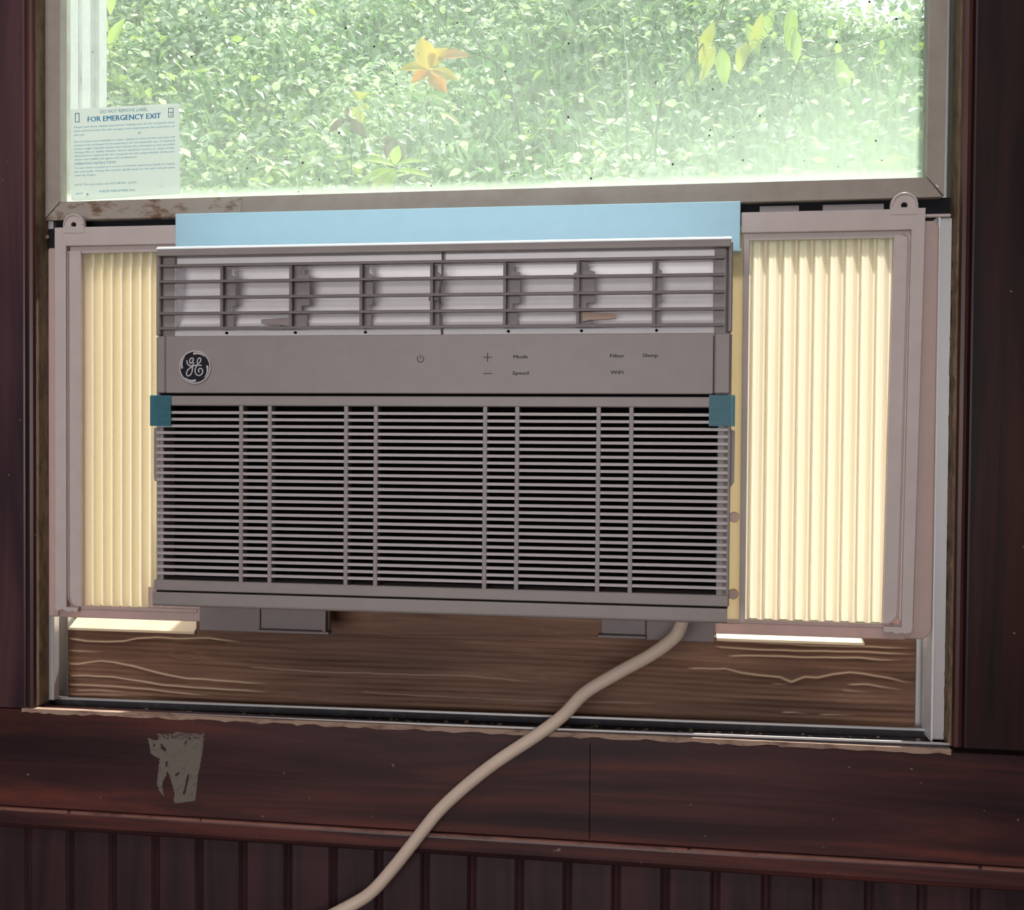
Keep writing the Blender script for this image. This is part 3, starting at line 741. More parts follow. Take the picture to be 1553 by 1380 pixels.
stroke([(665, 545), (640, 600), (622, 700), (610, 800), (575, 890), (510, 945), (450, 930), (435, 860), (470, 780), (540, 715), (610, 680)], y=-94.05)
stroke([(790, 610), (768, 545), (785, 465), (835, 420), (880, 445), (870, 515), (815, 575), (760, 640), (715, 720), (700, 810), (735, 895), (810, 935), (890, 910), (935, 840), (925, 760), (865, 725), (815, 755), (808, 810), (840, 835)], y=-94.1)
def swoosh(pts, hws):
    p = [E(*q_) for q_ in pts]; lm.strip(p, [h/490*ER for h in hws], -93.95)
for rot in (0, 90, 180, 270):
    P, Wd = [], []
    for k in range(9):
        a = math.radians(-6 + 52*k/8 + rot); rad = 392 + 42*math.sin(math.pi/2*k/8)
        P.append((685 + rad*math.sin(a), 685 - rad*math.cos(a))); Wd.append(30*(1-k/8)**0.6 + 3)
    swoosh(P, Wd)
lm.build('monogram', M_SILVER, emb)
# grille: frame, slats, dividers, dark filter behind
gf = MB()
gf.box(-457.0, 59.4, -91.5, -66, 1173.2, 1182.2, 0.8)
gf.box(-457.0, 59.4, -91.5, -66, 1004.4, 1014.0, 0.8)
gf.prism([(-457, -66), (-457, -84), (-455.5, -87.5), (-452, -89.2), (-448.8, -89.4), (-448.8, -66)], 'z', 1005, 1182)
gf.prism([(59.4, -66), (59.4, -82), (58, -86.5), (54, -89.0), (49.2, -89.4), (49.2, -66)], 'z', 1005, 1182)
gf.build('grille_frame', M_CASE, ac)
pitch_ = (1173.2-1014.0)/26
s0 = MB().prism([(-90.6, -1.25), (-90.6, 0.9), (-89.8, 1.3), (-85.5, 1.0), (-85.5, -0.9), (-89.8, -1.4)], 'x', -455.0, 57.6)
for v in s0.bm.verts: v.co.z += 1014.0 + pitch_
s0 = s0.build('grille_slat', M_SLAT, ac, origin=(-200, -85, 1014.0+pitch_))
for k in range(2, 26): clone(s0, 0, 0, pitch_*(k-1))
d0 = MB().box(-1.9, 1.9, -91.0, -80, 1013.6, 1173.6, 0.4).build('grille_divider', M_CASE, ac, origin=(0, -85, 1093))
DX = [-374.0, -347.0, -276.2, -249.0, -150.9, -122.6, -52.0, -24.0]
d0.location.x += DX[0]*MM
for x in DX[1:]: clone(d0, x-DX[0])
MB().box(-449.5, 50, -66.5, -60, 1008, 1180).build('filter_screen', M_BLACK, ac)
MB().box(-456.8, 59.0, -86, -66, 1002.6, 1004.6).build('seam', M_BLACK, ac)
MB().prism(front_prof(990.0, 1002.8, 0.8, 2.5), 'x', -457.8, 58.4).build('bottom_trim', M_CASE, ac)
MB().prism([(-463.2, 1104), (-463.8, 1108), (-463.8, 1153), (-456.5, 1154), (-456.5, 1102)], 'y', -78, -58).build('side_clip', M_CASE, ac)
MB().prism([(63.6, 1110), (63.8, 1154), (59.6, 1155), (59.6, 1106), (61, 1106)], 'y', -82, -60).build('side_clip', M_CASE, ac)
def tape(x0, x1, z0, z1, xs):
    m = MB(); m.box(x0, x1, -93.0, -92.7, z0, z1)
    s = xs; m.box(min(s, s+0.3), max(s, s+0.3), -92.8, -62, z0, z1-1)
    t = m.build('tape', M_TAPE, ac); t['label'] = 'strip of blue film packing tape over the grille corner'
tape(-460.0, -440.0, 1154.6, 1182.6, -460.2); tape(41.2, 62.6, 1157.6, 1184.0, 62.6)
# mounting rails and brackets
tr = MB().box(-481.3, 72.3, 1.5, 7, 1319, 1367.0, 0.6); tr.box(-481.3, 72.3, -14, 3, 1318.5, 1320.5)
tr.build('top_rail', M_RAIL, ac)
def plate(x0, x1, z0, flange):
    m = MB().box(x0, x1, 3, 9, z0, 992, 0.6)
    if flange: m.box(x0-2.5 if flange < 0 else x0, x1+2.5 if flange > 0 else x1, -7, 5, z0-1.0, z0+1.4, 0.3)
    return m.build('mounting_plate', M_PLATE, ac)
plate(-456, -392.5, 950.2, 0); plate(-391.5, -321, 953.2, 1); plate(-53, -11.2, 959.4, -1); plate(-10.4, 53.0, 955.6, 0)
MB().box(-325, -322, -6, 3, 954, 985).build('mounting_rib', M_PLATE, ac)
MB().box(64.5, 76.0, 11.5, 14, 972, 1338, 0.5).build('side_flange', M_FLANGE, ac)
for z in (1073.0, 1000.5):
    MB().cyl((70.2, 6.5, z), 4.6, 3.6, 'y', 16, 5.2).build('screw', M_STEEL, ac)
# power cord
cp_ = [(24, -52, 1000), (23.3, -46, 989.3), (20.5, -40, 977.3), (14.7, -38, 966.6), (-4.7, -32, 949.7), (-35.3, -26, 930.2), (-66.0, -20, 909.1), (-86.7, -14, 885.6), (-111.7, -13, 865.1), (-150.4, -12, 837.4), (-180.3, -12, 812.4), (-205.9, -12, 787.3), (-225.3, -12.5, 762.5), (-251.2, -13, 728.7), (-272.9, -15, 704.2), (-296.1, -20, 689.9), (-330, -30, 674), (-400, -45, 640), (-470, -60, 560), (-500, -70, 420)]
def smooth3(pts, n=5):
    P = [Vector(p) for p in pts]; out = []
    for i in range(len(P)-1):
        a, b, c, d = P[max(i-1, 0)], P[i], P[i+1], P[min(i+2, len(P)-1)]
        for k in range(n):
            t = k/n; out.append(0.5*((2*b)+(c-a)*t+(2*a-5*b+4*c-d)*t*t+(3*b-3*c+d-a)*t**3))
    out.append(P[-1]); return out
cd = MB().tube(smooth3(cp_), 6.2, 14).build('power_cord', M_CORD, ac, True); cd['label'] = 'thick cream power cord running down over the dark trim'

# ------------------------------------------------------------------ accordion side panels
def pleats(x0, x1, z0, z1, per, name='pleats'):
    prof = []; x = x0; i = 0
    while x < x1 - 0.1:
        prof += [(x, 16.0), (x+per*0.17, 15.4), (x+per*0.36, 25.5), (x+per*0.42, 26.6), (x+per*0.60, 25.4), (x+per*0.78, 26.6), (x+per*0.84, 25.0)]
        x += per
    prof = [p for p in prof if p[0] <= x1] + [(x1, 17.0)]
    m = MB(); th = 0.9
    pts_ = prof + [(a, b+th) for a, b in reversed(prof)]
    A = [[m.bm.verts.new((a, b, z)) for a, b in prof] for z in (z0, z1)]
    for k in range(len(prof)-1): m.bm.faces.new((A[0][k], A[0][k+1], A[1][k+1], A[1][k]))
    return m
def ear(m, cx, cz, y0, y1, R, r):
    n = 20
    out = [(cx+R*math.cos(math.pi*k/n), cz+R*math.sin(math.pi*k/n)) for k in range(n+1)]
    out = [(cx+R, cz-8)] + out + [(cx-R, cz-8)]
    # plate with a round hole, as quads between outline and hole circle
    N = len(out)
    hole = []
    for i, (a, b) in enumerate(out):
        an = math.atan2(b-cz, a-cx); hole.append((cx+r*math.cos(an), cz+r*math.sin(an)))
    for y in (y0, y1):
        pass
    F = [[m.bm.verts.new((p[0], y, p[1])) for p in L] for L in (out, hole) for y in (y0, y1)]
    of, ob, hf, hb = F
    for i in range(N):
        j = (i+1) % N
        m.bm.faces.new((of[i], of[j], hf[j], hf[i])); m.bm.faces.new((ob[i], hb[i], hb[j], ob[j]))
        m.bm.faces.new((of[i], ob[i], ob[j], of[j])); m.bm.faces.new((hf[i], hf[j], hb[j], hb[i]))
    # raised rim
    rim = [(cx+(R-1.4)*math.cos(math.pi*k/n), y0-0.3, cz+(R-1.4)*math.sin(math.pi*k/n)) for k in range(n+1)]
    m.tube(rim, 1.1, 6)

def side_panel(label, s):
    L = s < 0
    e = empty('accordion_side_panel', (-550 if L else 160, 16, 960), label, 'accordion panel')
    if L:
        pm_ = pleats(-588, -484, 968.0, 1334, 10.45); pm_.build('pleats', M_PLEAT, e)
        m = MB(); m.box(-614, -601.5, 6, 11, 967.5, 1357, 1.0, 2); m.box(-602.5, -481, 6.2, 11, 1338.0, 1357.0, 0.8, 2); m.box(-613.8, -602, 10, 14, 968, 1340)
        m.build('end_post', M_KIT, e)
        m = MB(); ear(m, -592.5, 1359.0, 5.4, 9, 11.5, 3.0); m.build('hanging_ear', M_KIT, e)
        MB().cyl((-592.5, 8.4, 1359.0), 3.2, 0.4, 'y', 16).build('ear_hole', M_GAP, e)
        m = MB()
        cr = [(-601.0, 1333), (-601.0, 980)] + [(-601+12*(1-math.cos(math.radians(a))), 980-11*math.sin(math.radians(a))) for a in (20, 40, 60, 80, 90)]
        m.prism(cr + [(-587, 969), (-587, 1333)], 'y', 9.5, 14); m.build('recessed_channel', M_KIT, e)
        m = MB(); pth = [(-601.0+0.5, 8.6, 1332)] + [(a+0.5, 8.6, b) for a, b in cr[1:]]
        m.tube(pth, 0.85, 6); m.build('channel_bead', M_KIT2, e, True)
        m = MB(); m.box(-625, -613.5, 12, 22, 957, 1337.5, 2.2, 3); m.box(-618, -600, 14.5, 22, 958, 1336)
        m.build('outer_frame', M_KIT2, e)
        m = MB().box(-612.5, -458, 12.2, 15.5, 957, 969.5, 1.0, 2); m.box(-600, -462, 11, 14, 966, 969.5, 0.5); m.box(-517, -459, 15.8, 19, 958, 990)
        m.build('bottom_frame', M_KIT2, e)
        MB().box(-616, -586.5, 14.2, 17, 966, 1339).build('back_plate', M_KIT2, e)
        MB().box(-600, -481, 12, 15, 1331.5, 1339).build('top_channel', M_KIT, e)
        j = MB().prism([(-613.5, 968.5), (-613.5, 967), (-610, 964.8), (-606, 966.4), (-602, 965.2), (-598, 963.8), (-595, 965.2), (-589, 963.6), (-588.5, 968.5)], 'y', 5.5, 9); j.build('torn_edge', M_KIT, e)
    else:
        pm_ = pleats(81.5, 213.0, 975.5, 1336, 14.1); pm_.build('pleats', M_PLEAT, e)
        m = MB(); m.prism([(225.5, 1338), (222.0, 973.5), (231.5, 972.5), (237.4, 1358), (226, 1358)], 'y', 6, 11); m.box(73.5, 237.0, 6.2, 11, 1338.5, 1357.6, 0.8, 2)
        m.build('end_post', M_KIT, e)
        m = MB(); ear(m, 218.8, 1360.4, 5.4, 9, 12.2, 3.0); m.build('hanging_ear', M_KIT, e)
        MB().cyl((218.8, 8.4, 1360.4), 3.2, 0.4, 'y', 16).build('ear_hole', M_GAP, e)
        m = MB()
        cr = [(223.5, 1334), (219.2, 990)] + [(219-11*(1-math.cos(math.radians(a))), 990-13*math.sin(math.radians(a))) for a in (20, 40, 60, 80, 90)]
        m.prism(cr + [(206.5, 977), (211.0, 1334)], 'y', 9.5, 14); m.build('recessed_channel', M_KIT, e)
        m = MB(); m.tube([(a, 8.8, b) for a, b in [(219, 1335.5), (222.5, 1333.5)] + [(223.5, 1330)] + cr[1:]], 0.85, 6); m.build('channel_bead', M_KIT2, e, True)
        MB().prism([(223.8, 1334), (219.6, 985), (222.4, 978), (226, 1334)], 'y', 10, 14).build('post_web', M_KIT, e)
        oc_ = [(237.0, 1347.5), (246.5, 1347.5), (251.3, 1342), (250.4, 974)] + [(239.4+11*math.cos(math.radians(a)), 974-11*math.sin(math.radians(a))) for a in (25, 50, 75, 90)] + [(226, 963), (226, 976), (233, 978)]
        m = MB().prism(oc_, 'y', 12, 22); ob = m.build('outer_frame', M_KIT2, e)
        bv = ob.modifiers.new('b', 'BEVEL'); bv.width = 0.0018; bv.segments = 3; bv.limit_method = 'ANGLE'
        m = MB().box(54, 227, 12.5, 16, 962, 976.5, 1.0, 2); m.box(56, 215, 11.2, 14, 972.8, 976.5, 0.5)
        m.build('bottom_frame', M_KIT2, e)
        MB().prism([(206.3, 964), (240, 964), (244, 1340), (211.2, 1340)], 'y', 14.2, 17).build('back_plate', M_KIT2, e)
        MB().box(74, 236, 12, 15, 1332.5, 1340).build('top_channel', M_KIT, e)
        MB().box(76.2, 81.6, 11, 17, 973.5, 1334, 0.6).build('inner_post', M_KIT, e)
        j = MB().prism([(206, 975), (206, 970.5), (209, 969.8), (213, 970.6), (218, 968.6), (222, 970), (225, 969), (230.5, 970.6), (231.4, 975)], 'y', 5.5, 9); j.build('torn_edge', M_KIT, e)
        MB().box(236, 262, 14, 17, 1351, 1354, 0.8).build('top_tongue', M_KIT, e)
    return e
side_panel('narrow cream accordion filler panel on the left side of the air conditioner', -1)
side_panel('wide cream accordion filler panel on the right side of the air conditioner', 1)

# ------------------------------------------------------------------ outdoors: a steep green bank
def zb(x, y):        # bank height in metres
    x = np.asarray(x, float); y = np.asarray(y, float)
    base = 0.60 + 0.90*np.clip(y-1.0, 0, None)
    cap = np.where(x > 0.15, 2.62 + 0.10*np.sin(x*5), 9.0)
    soft = np.clip((x-0.05)/0.5, 0, 1)
    z = base*(1-soft) + np.minimum(base, 2.66 + 0.25*np.clip(y-3.2, 0, None))*soft
    return z + 0.06*np.sin(x*3.1+y*2.0) + 0.05*np.sin(x*7.3-y*4.1)
gx, gy = np.meshgrid(np.linspace(-7, 5, 121), np.linspace(0.45, 7, 121), indexing='ij')
gz = zb(gx, gy)
vv = np.stack([gx, gy, gz], -1).reshape(-1, 3); ii = np.arange(121*121).reshape(121, 121)
qq = np.stack([ii[:-1, :-1], ii[1:, :-1], ii[1:, 1:], ii[:-1, 1:]], -1).reshape(-1, 4)
gm = bpy.data.meshes.new('ground'); gm.from_pydata(vv.tolist(), [], qq.tolist()); gm.update()
gm.polygons.foreach_set('use_smooth', np.ones(len(qq), dtype=bool))
M_SOIL = stained('mossy_soil', (0.06, 0.10, 0.035), (0.10, 0.17, 0.05), 0.9, 0.4, 0.65, 8)
gm.materials.append(M_SOIL)
go = bpy.data.objects.new('ground', gm); COL.objects.link(go); go['kind'] = 'structure'
go['label'] = 'steep mossy bank outside the window'

def scatter(name, n, size, lift, cols, label, region, wid=0.5, clump=None, tilt=0.8, gloss=0.1, trans=0.45, ymax=4.9):
    """n folded leaves over the bank as one mesh"""
    x0, x1, y0, y1 = region
    if clump is not None:
        cx = rng.uniform(x0, x1, clump); cy = rng.uniform(y0, y1, clump); k = rng.integers(0, clump, n)
        x = cx[k] + rng.normal(0, 0.19, n); y = cy[k] + rng.normal(0, 0.13, n)
    else:
        x = rng.uniform(x0, x1, n); y = rng.uniform(y0, y1, n)
    z = zb(x, y) + np.abs(rng.normal(0, 1, n))*lift*0.6 + lift*0.2
    c = np.stack([x, y, z], -1)
    s = size*rng.uniform(0.55, 1.35, n)
    # leaf plane: normal near up / towards the slope, with random tilt
    nn = np.stack([rng.normal(0, tilt, n), -0.45 + rng.normal(0, tilt, n), 0.9 + rng.normal(0, tilt*0.5, n)], -1)
    nn /= np.linalg.norm(nn, axis=1, keepdims=True)
    rv_ = rng.normal(0, 1, (n, 3)); a = np.cross(nn, rv_); a /= np.linalg.norm(a, axis=1, keepdims=True)
    b = np.cross(nn, a)
    S = s[:, None]
    P = [c - a*S*0.5, c - a*S*0.12 + b*S*wid*0.5 + nn*S*0.10, c + a*S*0.22 + b*S*wid*0.36 + nn*S*0.08, c + a*S*0.55 - nn*S*0.08,
         c + a*S*0.22 - b*S*wid*0.36 + nn*S*0.08, c - a*S*0.12 - b*S*wid*0.5 + nn*S*0.10, c + nn*S*0.0]
    V_ = np.stack(P, 1).reshape(-1, 3)
    base = (np.arange(n)*7)[:, None]
    F_ = np.concatenate([base + np.array([[0, 6, 2, 1]]), base + np.array([[6, 3, 2, 2]])], 0)
    quads = np.concatenate([base+np.array([[0, 6, 2, 1]]), base+np.array([[0, 5, 4, 6]])], 0)
    tris = np.concatenate([base+np.array([[6, 3, 2]]), base+np.array([[6, 4, 3]])], 0)
    me = bpy.data.meshes.new(name)
    me.vertices.add(len(V_)); me.vertices.foreach_set('co', V_.reshape(-1).astype(np.float32))
    loops = np.concatenate([quads.reshape(-1), tris.reshape(-1)]).astype(np.int32)
    me.loops.add(len(loops)); me.loops.foreach_set('vertex_index', loops)
    starts = np.concatenate([np.arange(len(quads))*4, len(quads)*4 + np.arange(len(tris))*3]).astype(np.int32)
    me.polygons.add(len(starts)); me.polygons.foreach_set('loop_start', starts)
    me.update(calc_edges=True); me.validate()
    me.materials.append(leafmat(name, cols, trans, gloss))
    o = bpy.data.objects.new(name, me); COL.objects.link(o)
    tag(o, label, 'foliage', 'stuff')
    return o
R_ = (-3.4, 1.9, 1.9, 4.9)
scatter('green_undergrowth', 42000, 0.055, 0.06, [(0.10, 0.28, 0.07), (0.21, 0.47, 0.12), (0.36, 0.60, 0.18)], 'mid green low undergrowth covering the bank outside the window', R_, 0.45)
scatter('pale_leaves', 30000, 0.038, 0.15, [(0.50, 0.72, 0.30), (0.72, 0.86, 0.48), (0.88, 0.94, 0.70)], 'pale small leaved shrub growth glinting across the bank', R_, 0.62, 95, 0.6, 0.10)
scatter('yellow_green_leaves', 3500, 0.05, 0.2, [(0.42, 0.60, 0.10), (0.58, 0.72, 0.14)], 'yellow green sprigs scattered among the pale leaves', R_, 0.5, 60, 0.6)
# grass blades
def grass(n):
    x = rng.uniform(-3.4, 1.9, n); y = rng.uniform(1.9, 4.9, n); z = zb(x, y)
    h = rng.uniform(0.05, 0.15, n); dx = rng.normal(0, 0.04, n); dy = rng.normal(-0.03, 0.04, n); wv = 0.0035
    P = np.stack([np.stack([x-wv, y, z], -1), np.stack([x+wv, y, z], -1), np.stack([x+dx*0.4+wv*0.6, y+dy*0.4, z+h*0.6], -1), np.stack([x+dx, y+dy, z+h], -1)], 1).reshape(-1, 3)
    b = np.arange(n)[:, None]*4
    f = (b+np.array([[0, 1, 2, 3]])).reshape(-1)
    me = bpy.data.meshes.new('grass'); me.vertices.add(len(P)); me.vertices.foreach_set('co', P.reshape(-1).astype(np.float32))
    me.loops.add(len(f)); me.loops.foreach_set('vertex_index', f.astype(np.int32)); me.polygons.add(n); me.polygons.foreach_set('loop_start', (np.arange(n)*4).astype(np.int32))
    me.update(calc_edges=True)
    me.materials.append(leafmat('grass', [(0.14, 0.36, 0.10), (0.25, 0.48, 0.16), (0.40, 0.58, 0.28)]))
    o = bpy.data.objects.new('grass', me); COL.objects.link(o); tag(o, 'thin green grass blades standing through the undergrowth', 'grass', 'stuff')
grass(12000)

parts_ = [o for o in COL.objects if o.get('kind') == 'stuff' and o.name in ('green_undergrowth', 'pale_leaves', 'yellow_green_leaves', 'grass')]
def join_meshes(obs, name):
    vs2, li, ls_, mi = [], [], [], []; vo = 0; lo = 0; mats = []
    for k, o in enumerate(obs):
        m = o.data; a = np.empty(len(m.vertices)*3, np.float32); m.vertices.foreach_get('co', a); vs2.append(a)
        b = np.empty(len(m.loops), np.int32); m.loops.foreach_get('vertex_index', b); li.append(b+vo)
        c = np.empty(len(m.polygons), np.int32); m.polygons.foreach_get('loop_start', c); ls_.append(c+lo)
        mi.append(np.full(len(m.polygons), k, np.int32)); vo += len(m.vertices); lo += len(m.loops); mats.append(m.materials[0])
    me = bpy.data.meshes.new(name); me.vertices.add(vo); me.vertices.foreach_set('co', np.concatenate(vs2))
    me.loops.add(lo); me.loops.foreach_set('vertex_index', np.concatenate(li)); p = np.concatenate(ls_)
    me.polygons.add(len(p)); me.polygons.foreach_set('loop_start', p); me.polygons.foreach_set('material_index', np.concatenate(mi))
    for m in mats: me.materials.append(m)
    me.update(calc_edges=True)
    for o in obs: bpy.data.objects.remove(o)
    o = bpy.data.objects.new(name, me); COL.objects.link(o); return o
ug = join_meshes(parts_, 'undergrowth')
tag(ug, 'tangle of pale leaves, green leaves and grass covering the bank outside the window', 'foliage', 'stuff')

# single plants that can be told apart
def leaf_part(parent, name, base, d, nrm, L, wd, mat, droop=0.15):
    d = Vector(d).normalized(); nrm = Vector(nrm); b = d.cross(nrm).normalized(); nrm = b.cross(d).normalized()
    m = MB(); rows = []
    prof = [(0, 0.03), (0.12, 0.45), (0.3, 0.9), (0.5, 1.0), (0.7, 0.78), (0.88, 0.35), (1.0, 0.02)]
    B = Vector(base)
    for t, w_ in prof:
        c = B + d*L*t - nrm*L*droop*t*t
        rows.append([m.bm.verts.new(c + b*wd*0.5*w_*k + nrm*wd*0.18*w_*abs(k)) for k in (-1, -0.5, 0, 0.5, 1)])
    for r1, r2 in zip(rows, rows[1:]):
        for k in range(4): m.bm.faces.new((r1[k], r1[k+1], r2[k+1], r2[k]))
    return m.build(name, mat, parent, True)

def plant(name, label, foot, top, leaves, lmat, smat, cat='plant', stem_r=3.0, group=None):
    f = Vector(foot)*1000; t = Vector(top)*1000
    e = empty(name, f, label, cat, group=group)
    mid = (f+t)/2 + Vector((12, -8, 0))
    MB().tube([f - Vector((0, 0, 20)), mid, t], [stem_r, stem_r*0.8, stem_r*0.5], 7).build('stem', smat, e, True)
    for (o, d, n_, L, wd, *mt) in leaves:
        leaf_part(e, 'leaf', t + Vector(o), d, n_, L, wd, mt[0] if mt else lmat)
    return e
def lmat1(name, c, tr=0.45): return translucent(name, c, tr, c, 0.4)
L_OR = lmat1('orange_leaf', (0.95, 0.36, 0.04)); L_YE = lmat1('golden_leaf', (0.95, 0.66, 0.04)); L_BR = lmat1('withered_brown_leaf', (0.20, 0.10, 0.06))
L_YG = lmat1('lime_leaf', (0.66, 0.86, 0.12)); L_GY = lmat1('bright_yellow_leaf', (0.86, 0.84, 0.08)); STEM = simple('green_stem', (0.30, 0.36, 0.16), 0.7)
TWIG = simple('dark_twig', (0.06, 0.05, 0.035), 0.9); TWIG2 = simple('grey_green_stem', (0.16, 0.20, 0.12), 0.9)
fz = lambda x, y: (x, y, float(zb(x, y)))
plant('autumn_sapling', 'little sapling with orange and yellow leaves in the middle of the bank', fz(-0.80, 2.62), (-0.802, 2.61, 2.409),
      [((0, 0, 0), (-0.8, -0.3, 0.05), (0, -0.8, 0.6), 105, 60, L_YE), ((0, 0, 0), (-0.25, -0.2, 0.9), (0, -0.9, 0.2), 115, 78, L_YE), ((0, 0, 8), (0.6, -0.1, 0.7), (0, -0.9, 0.3), 90, 66, L_YE),
       ((25, 0, 40), (1.0, -0.1, 0.10), (0, -0.8, 0.6), 120, 58, L_OR), ((0, 0, 0), (0.9, -0.3, -0.35), (0, -0.8, 0.5), 120, 52, L_YE), ((0, 0, -5), (0.6, -0.3, -0.75), (0, -0.9, 0.2), 105, 60, L_OR), ((0, 0, 0), (-0.75, -0.3, -0.55), (0, -0.9, 0.2), 80, 45, L_OR)], L_OR, STEM)
plant('withered_seedling', 'thin withered brown seedling left of the lime leaved plant', fz(-1.0, 2.33), (-1.008, 2.313, 2.160),
      [((0, 0, 0), (-0.7, -0.2, -0.5), (0, -0.9, 0.3), 75, 30), ((0, 0, 0), (0.7, -0.2, -0.65), (0, -0.9, 0.3), 95, 42), ((0, 0, 5), (0.1, -0.2, 0.9), (0, -0.9, 0.3), 35, 20)], L_BR, TWIG)
plant('withered_leaf_cluster', 'drooping cluster of withered brown leaves above the lime leaved plant', fz(-0.84, 2.31), (-0.845, 2.29, 2.085),
      [((0, 0, 0), (-0.3, -0.2, -0.8), (0, -0.9, 0.2), 70, 40), ((0, 0, 0), (0.35, -0.2, -0.9), (0, -0.9, 0.2), 95, 40), ((5, 0, 0), (0.1, -0.3, -1), (0.3, -0.9, 0.2), 110, 36), ((0, 0, 0), (-0.9, -0.2, -0.1), (0, -0.9, 0.3), 45, 22)], L_BR, TWIG)
plant('lime_leaved_plant', 'broad lime green leaved plant low in the window beside the brown leaves', fz(-0.82, 2.22), (-0.821, 2.20, 1.96),
      [((0, 0, 15), (-0.95, -0.2, 0.30), (0, -0.6, 0.8), 102, 46), ((0, 0, 15), (0.95, -0.2, 0.2), (0, -0.6, 0.8), 102, 42), ((0, 0, 7), (-0.9, -0.3, -0.35), (0, -0.7, 0.7), 129, 48), ((0, 0, 0), (0.8, -0.3, -0.1), (0, -0.6, 0.8), 136, 39),
       ((0, 0, 0), (-0.2, -0.4, -0.6), (0, -0.8, 0.5), 74, 46), ((0, 0, 19), (0.2, -0.2, 0.9), (0, -0.9, 0.2), 61, 39), ((0, 0, 3), (-0.5, -0.4, -0.5), (0, -0.8, 0.5), 102, 46, L_GY)], L_YG, STEM)
plant('lime_leaf_sprig', 'lime green sprig of long leaves below the orange sapling', fz(-0.80, 2.54), (-0.799, 2.51, 2.29),
      [((0, 0, 0), (-0.95, -0.2, 0.1), (0, -0.5, 0.9), 88, 35), ((0, 0, 0), (0.95, -0.2, -0.2), (0, -0.5, 0.9), 74, 31), ((60, 0, -60), (0.9, -0.2, -0.5), (0, -0.5, 0.9), 81, 32, L_GY), ((-60, 0, -70), (-0.9, -0.2, -0.1), (0, -0.5, 0.9), 61, 29)], L_YG, STEM)
plant('yellow_bud_sprig', 'small sprig of yellow green buds above the brown seedling', fz(-0.98, 2.39), (-0.979, 2.37, 2.235),
      [((0, 0, 0), (-0.5, -0.2, 0.7), (0, -0.8, 0.5), 42, 30), ((0, 0, 0), (0.6, -0.2, 0.5), (0, -0.8, 0.5), 42, 30), ((0, 0, -20), (-0.4, -0.2, -0.5), (0, -0.8, 0.5), 45, 30), ((0, 0, -15), (0.5, -0.3, -0.3), (0, -0.8, 0.5), 42, 30), ((0, 0, -30), (0.1, -0.3, -0.9), (0, -0.8, 0.5), 48, 28)], L_GY, STEM)
lv = []
for k in range(11):
    lv.append(((random.uniform(-260, 230), random.uniform(-60, 60), random.uniform(-60, 150)), (random.uniform(-0.45, 0.45), -0.25, -1), (random.uniform(-.3, .3), -0.9, 0.2), random.uniform(110, 170), random.uniform(38, 55), random.choice([L_YG, L_YG, L_GY])))
tp = plant('drooping_yellow_shrub', 'shrub of drooping yellow green leaves at the upper right of the window', fz(0.42, 2.83), (0.42, 2.813, 2.53), lv, L_YG, STEM)
for o, d, *_ in lv: 
    f = Vector((420, 2813, 2530))
    MB().tube([f - Vector((0, 0, 60)), f + Vector(o)*0.6 + Vector((0, 0, 20)), f + Vector(o)], [2, 1.6, 1.2], 5).build('twig', STEM, tp, True)
plant('tall_leaf_shoot', 'tall bright green leaves against the left edge of the window', fz(-2.28, 3.14), (-2.268, 3.11, 2.80),
      [((0, 0, 0), (-0.5, -0.2, 0.8), (0, -0.9, 0.3), 150, 60), ((0, 0, -80), (0.5, -0.2, 0.8), (0, -0.9, 0.3), 150, 55), ((0, 0, -160), (-0.6, -0.2, -0.3), (0, -0.9, 0.3), 140, 60), ((0, 0, -200), (0.7, -0.2, -0.2), (0, -0.9, 0.3), 150, 60), ((10, 0, 60), (0.2, -0.2, 0.9), (0, -0.9, 0.3), 150, 50)], L_YG, STEM)
def twig(label, pts_, r, mat, forks=()):
    P = [Vector(p)*1000 for p in pts_]
    e = empty('bare_twig', P[0], label, 'twig')
    MB().tube(smooth3(P, 4), [r*(1-0.6*i/(4*(len(P)-1))) for i in range(4*(len(P)-1)+1)], 7).build('branch', mat, e, True)
    for fk in forks:
        Q = [Vector(p)*1000 for p in fk]
        MB().tube(smooth3(Q, 4), r*0.5, 6).build('side_branch', mat, e, True)
twig('dark bare twig slanting down to the right of the orange sapling', [fz(-0.47, 2.66), (-0.543, 2.793, 2.404), (-0.68, 2.98, 2.60), (-0.78, 3.2, 2.80), (-0.863, 3.359, 2.93)], 5, TWIG, [[(-0.64, 2.9, 2.54), (-0.76, 2.9, 2.60), (-0.84, 2.92, 2.70)]])
twig('forked dark twig at the upper middle right of the pane', [fz(-0.03, 2.42), (-0.011, 2.479, 2.208), (0.06, 2.62, 2.36), (0.118, 2.74, 2.48), (0.103, 2.944, 2.693)], 5, TWIG, [[(0.118, 2.74, 2.48), (0.16, 2.82, 2.57), (0.201, 2.902, 2.66), (0.22, 2.92, 2.74)]])
twig('thin dark twig reaching to the right below the yellow shrub', [fz(0.40, 2.74), (0.46, 2.76, 2.44), (0.521, 2.735, 2.44), (0.62, 2.69, 2.445), (0.738, 2.634, 2.466)], 4, TWIG, [[(0.521, 2.735, 2.44), (0.50, 2.70, 2.38), (0.46, 2.68, 2.33)]])
twig('upright grey green stem between the orange sapling and the right shrub', [fz(-0.11, 2.45), (-0.114, 2.495, 2.184), (-0.12, 2.7, 2.37), (-0.14, 2.95, 2.58), (-0.157, 3.157, 2.763)], 6, TWIG2, [[(-0.12, 2.7, 2.37), (-0.05, 2.72, 2.5), (-0.02, 2.75, 2.66)]])
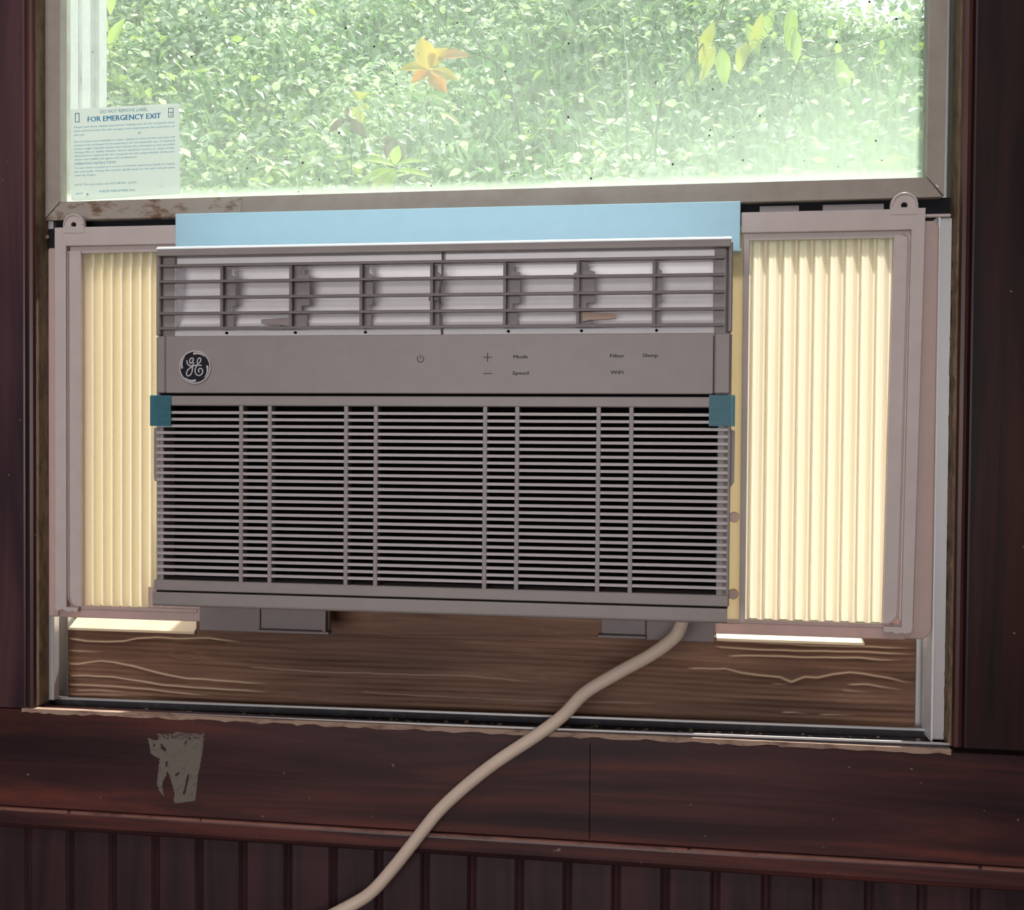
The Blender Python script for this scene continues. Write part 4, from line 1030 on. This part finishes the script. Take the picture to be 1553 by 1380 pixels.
# hedge and trees on top of the bank at the right, where the sky shows through
def crown(name, label, cx, cy, cz, rx, ry, rz, n, size, cols):
    u = rng.normal(0, 1, (n, 3)); u /= np.linalg.norm(u, axis=1, keepdims=True)
    rad = rng.uniform(0.55, 1.0, (n, 1))**0.6
    c = np.array([cx, cy, cz]) + u*rad*np.array([rx, ry, rz])
    s = size*rng.uniform(0.6, 1.3, (n, 1)); nn = u*0.5 + rng.normal(0, 0.6, (n, 3)); nn /= np.linalg.norm(nn, axis=1, keepdims=True)
    a = np.cross(nn, rng.normal(0, 1, (n, 3))); a /= np.linalg.norm(a, axis=1, keepdims=True); b = np.cross(nn, a)
    P = np.stack([c-a*s*.5, c+b*s*.28+nn*s*.06, c+a*s*.5, c-b*s*.28+nn*s*.06], 1).reshape(-1, 3)
    f = np.arange(n*4).astype(np.int32)
    me = bpy.data.meshes.new('crown'); me.vertices.add(n*4); me.vertices.foreach_set('co', P.reshape(-1).astype(np.float32) - np.tile(np.array([cx, cy, float(zb(cx, cy))], dtype=np.float32), n*4))
    me.loops.add(n*4); me.loops.foreach_set('vertex_index', f); me.polygons.add(n); me.polygons.foreach_set('loop_start', (np.arange(n)*4).astype(np.int32)); me.update(calc_edges=True)
    me.materials.append(leafmat('crown', cols))
    e = empty(name, (cx*1000, cy*1000, float(zb(cx, cy))*1000), label, 'shrub')
    o = bpy.data.objects.new('foliage', me); COL.objects.link(o); o.parent = e
    z0 = float(zb(cx, cy))*1000
    MB().tube([(cx*1000, cy*1000, z0-50), (cx*1000+20, cy*1000, (z0+cz*1000)/2), (cx*1000, cy*1000, cz*1000)], [14, 11, 6], 7).build('trunk', TWIG, e, True)
crown('leafy_shrub', 'blue green shrub on top of the bank behind the yellow shrub', 0.40, 4.3, 3.55, 0.42, 0.4, 0.45, 1500, 0.06, [(0.16, 0.32, 0.16), (0.42, 0.60, 0.40)])
crown('leafy_shrub', 'loose pale shrub in the upper right corner of the window', 1.36, 4.0, 3.35, 0.45, 0.4, 0.5, 1300, 0.06, [(0.24, 0.44, 0.20), (0.60, 0.74, 0.50)])
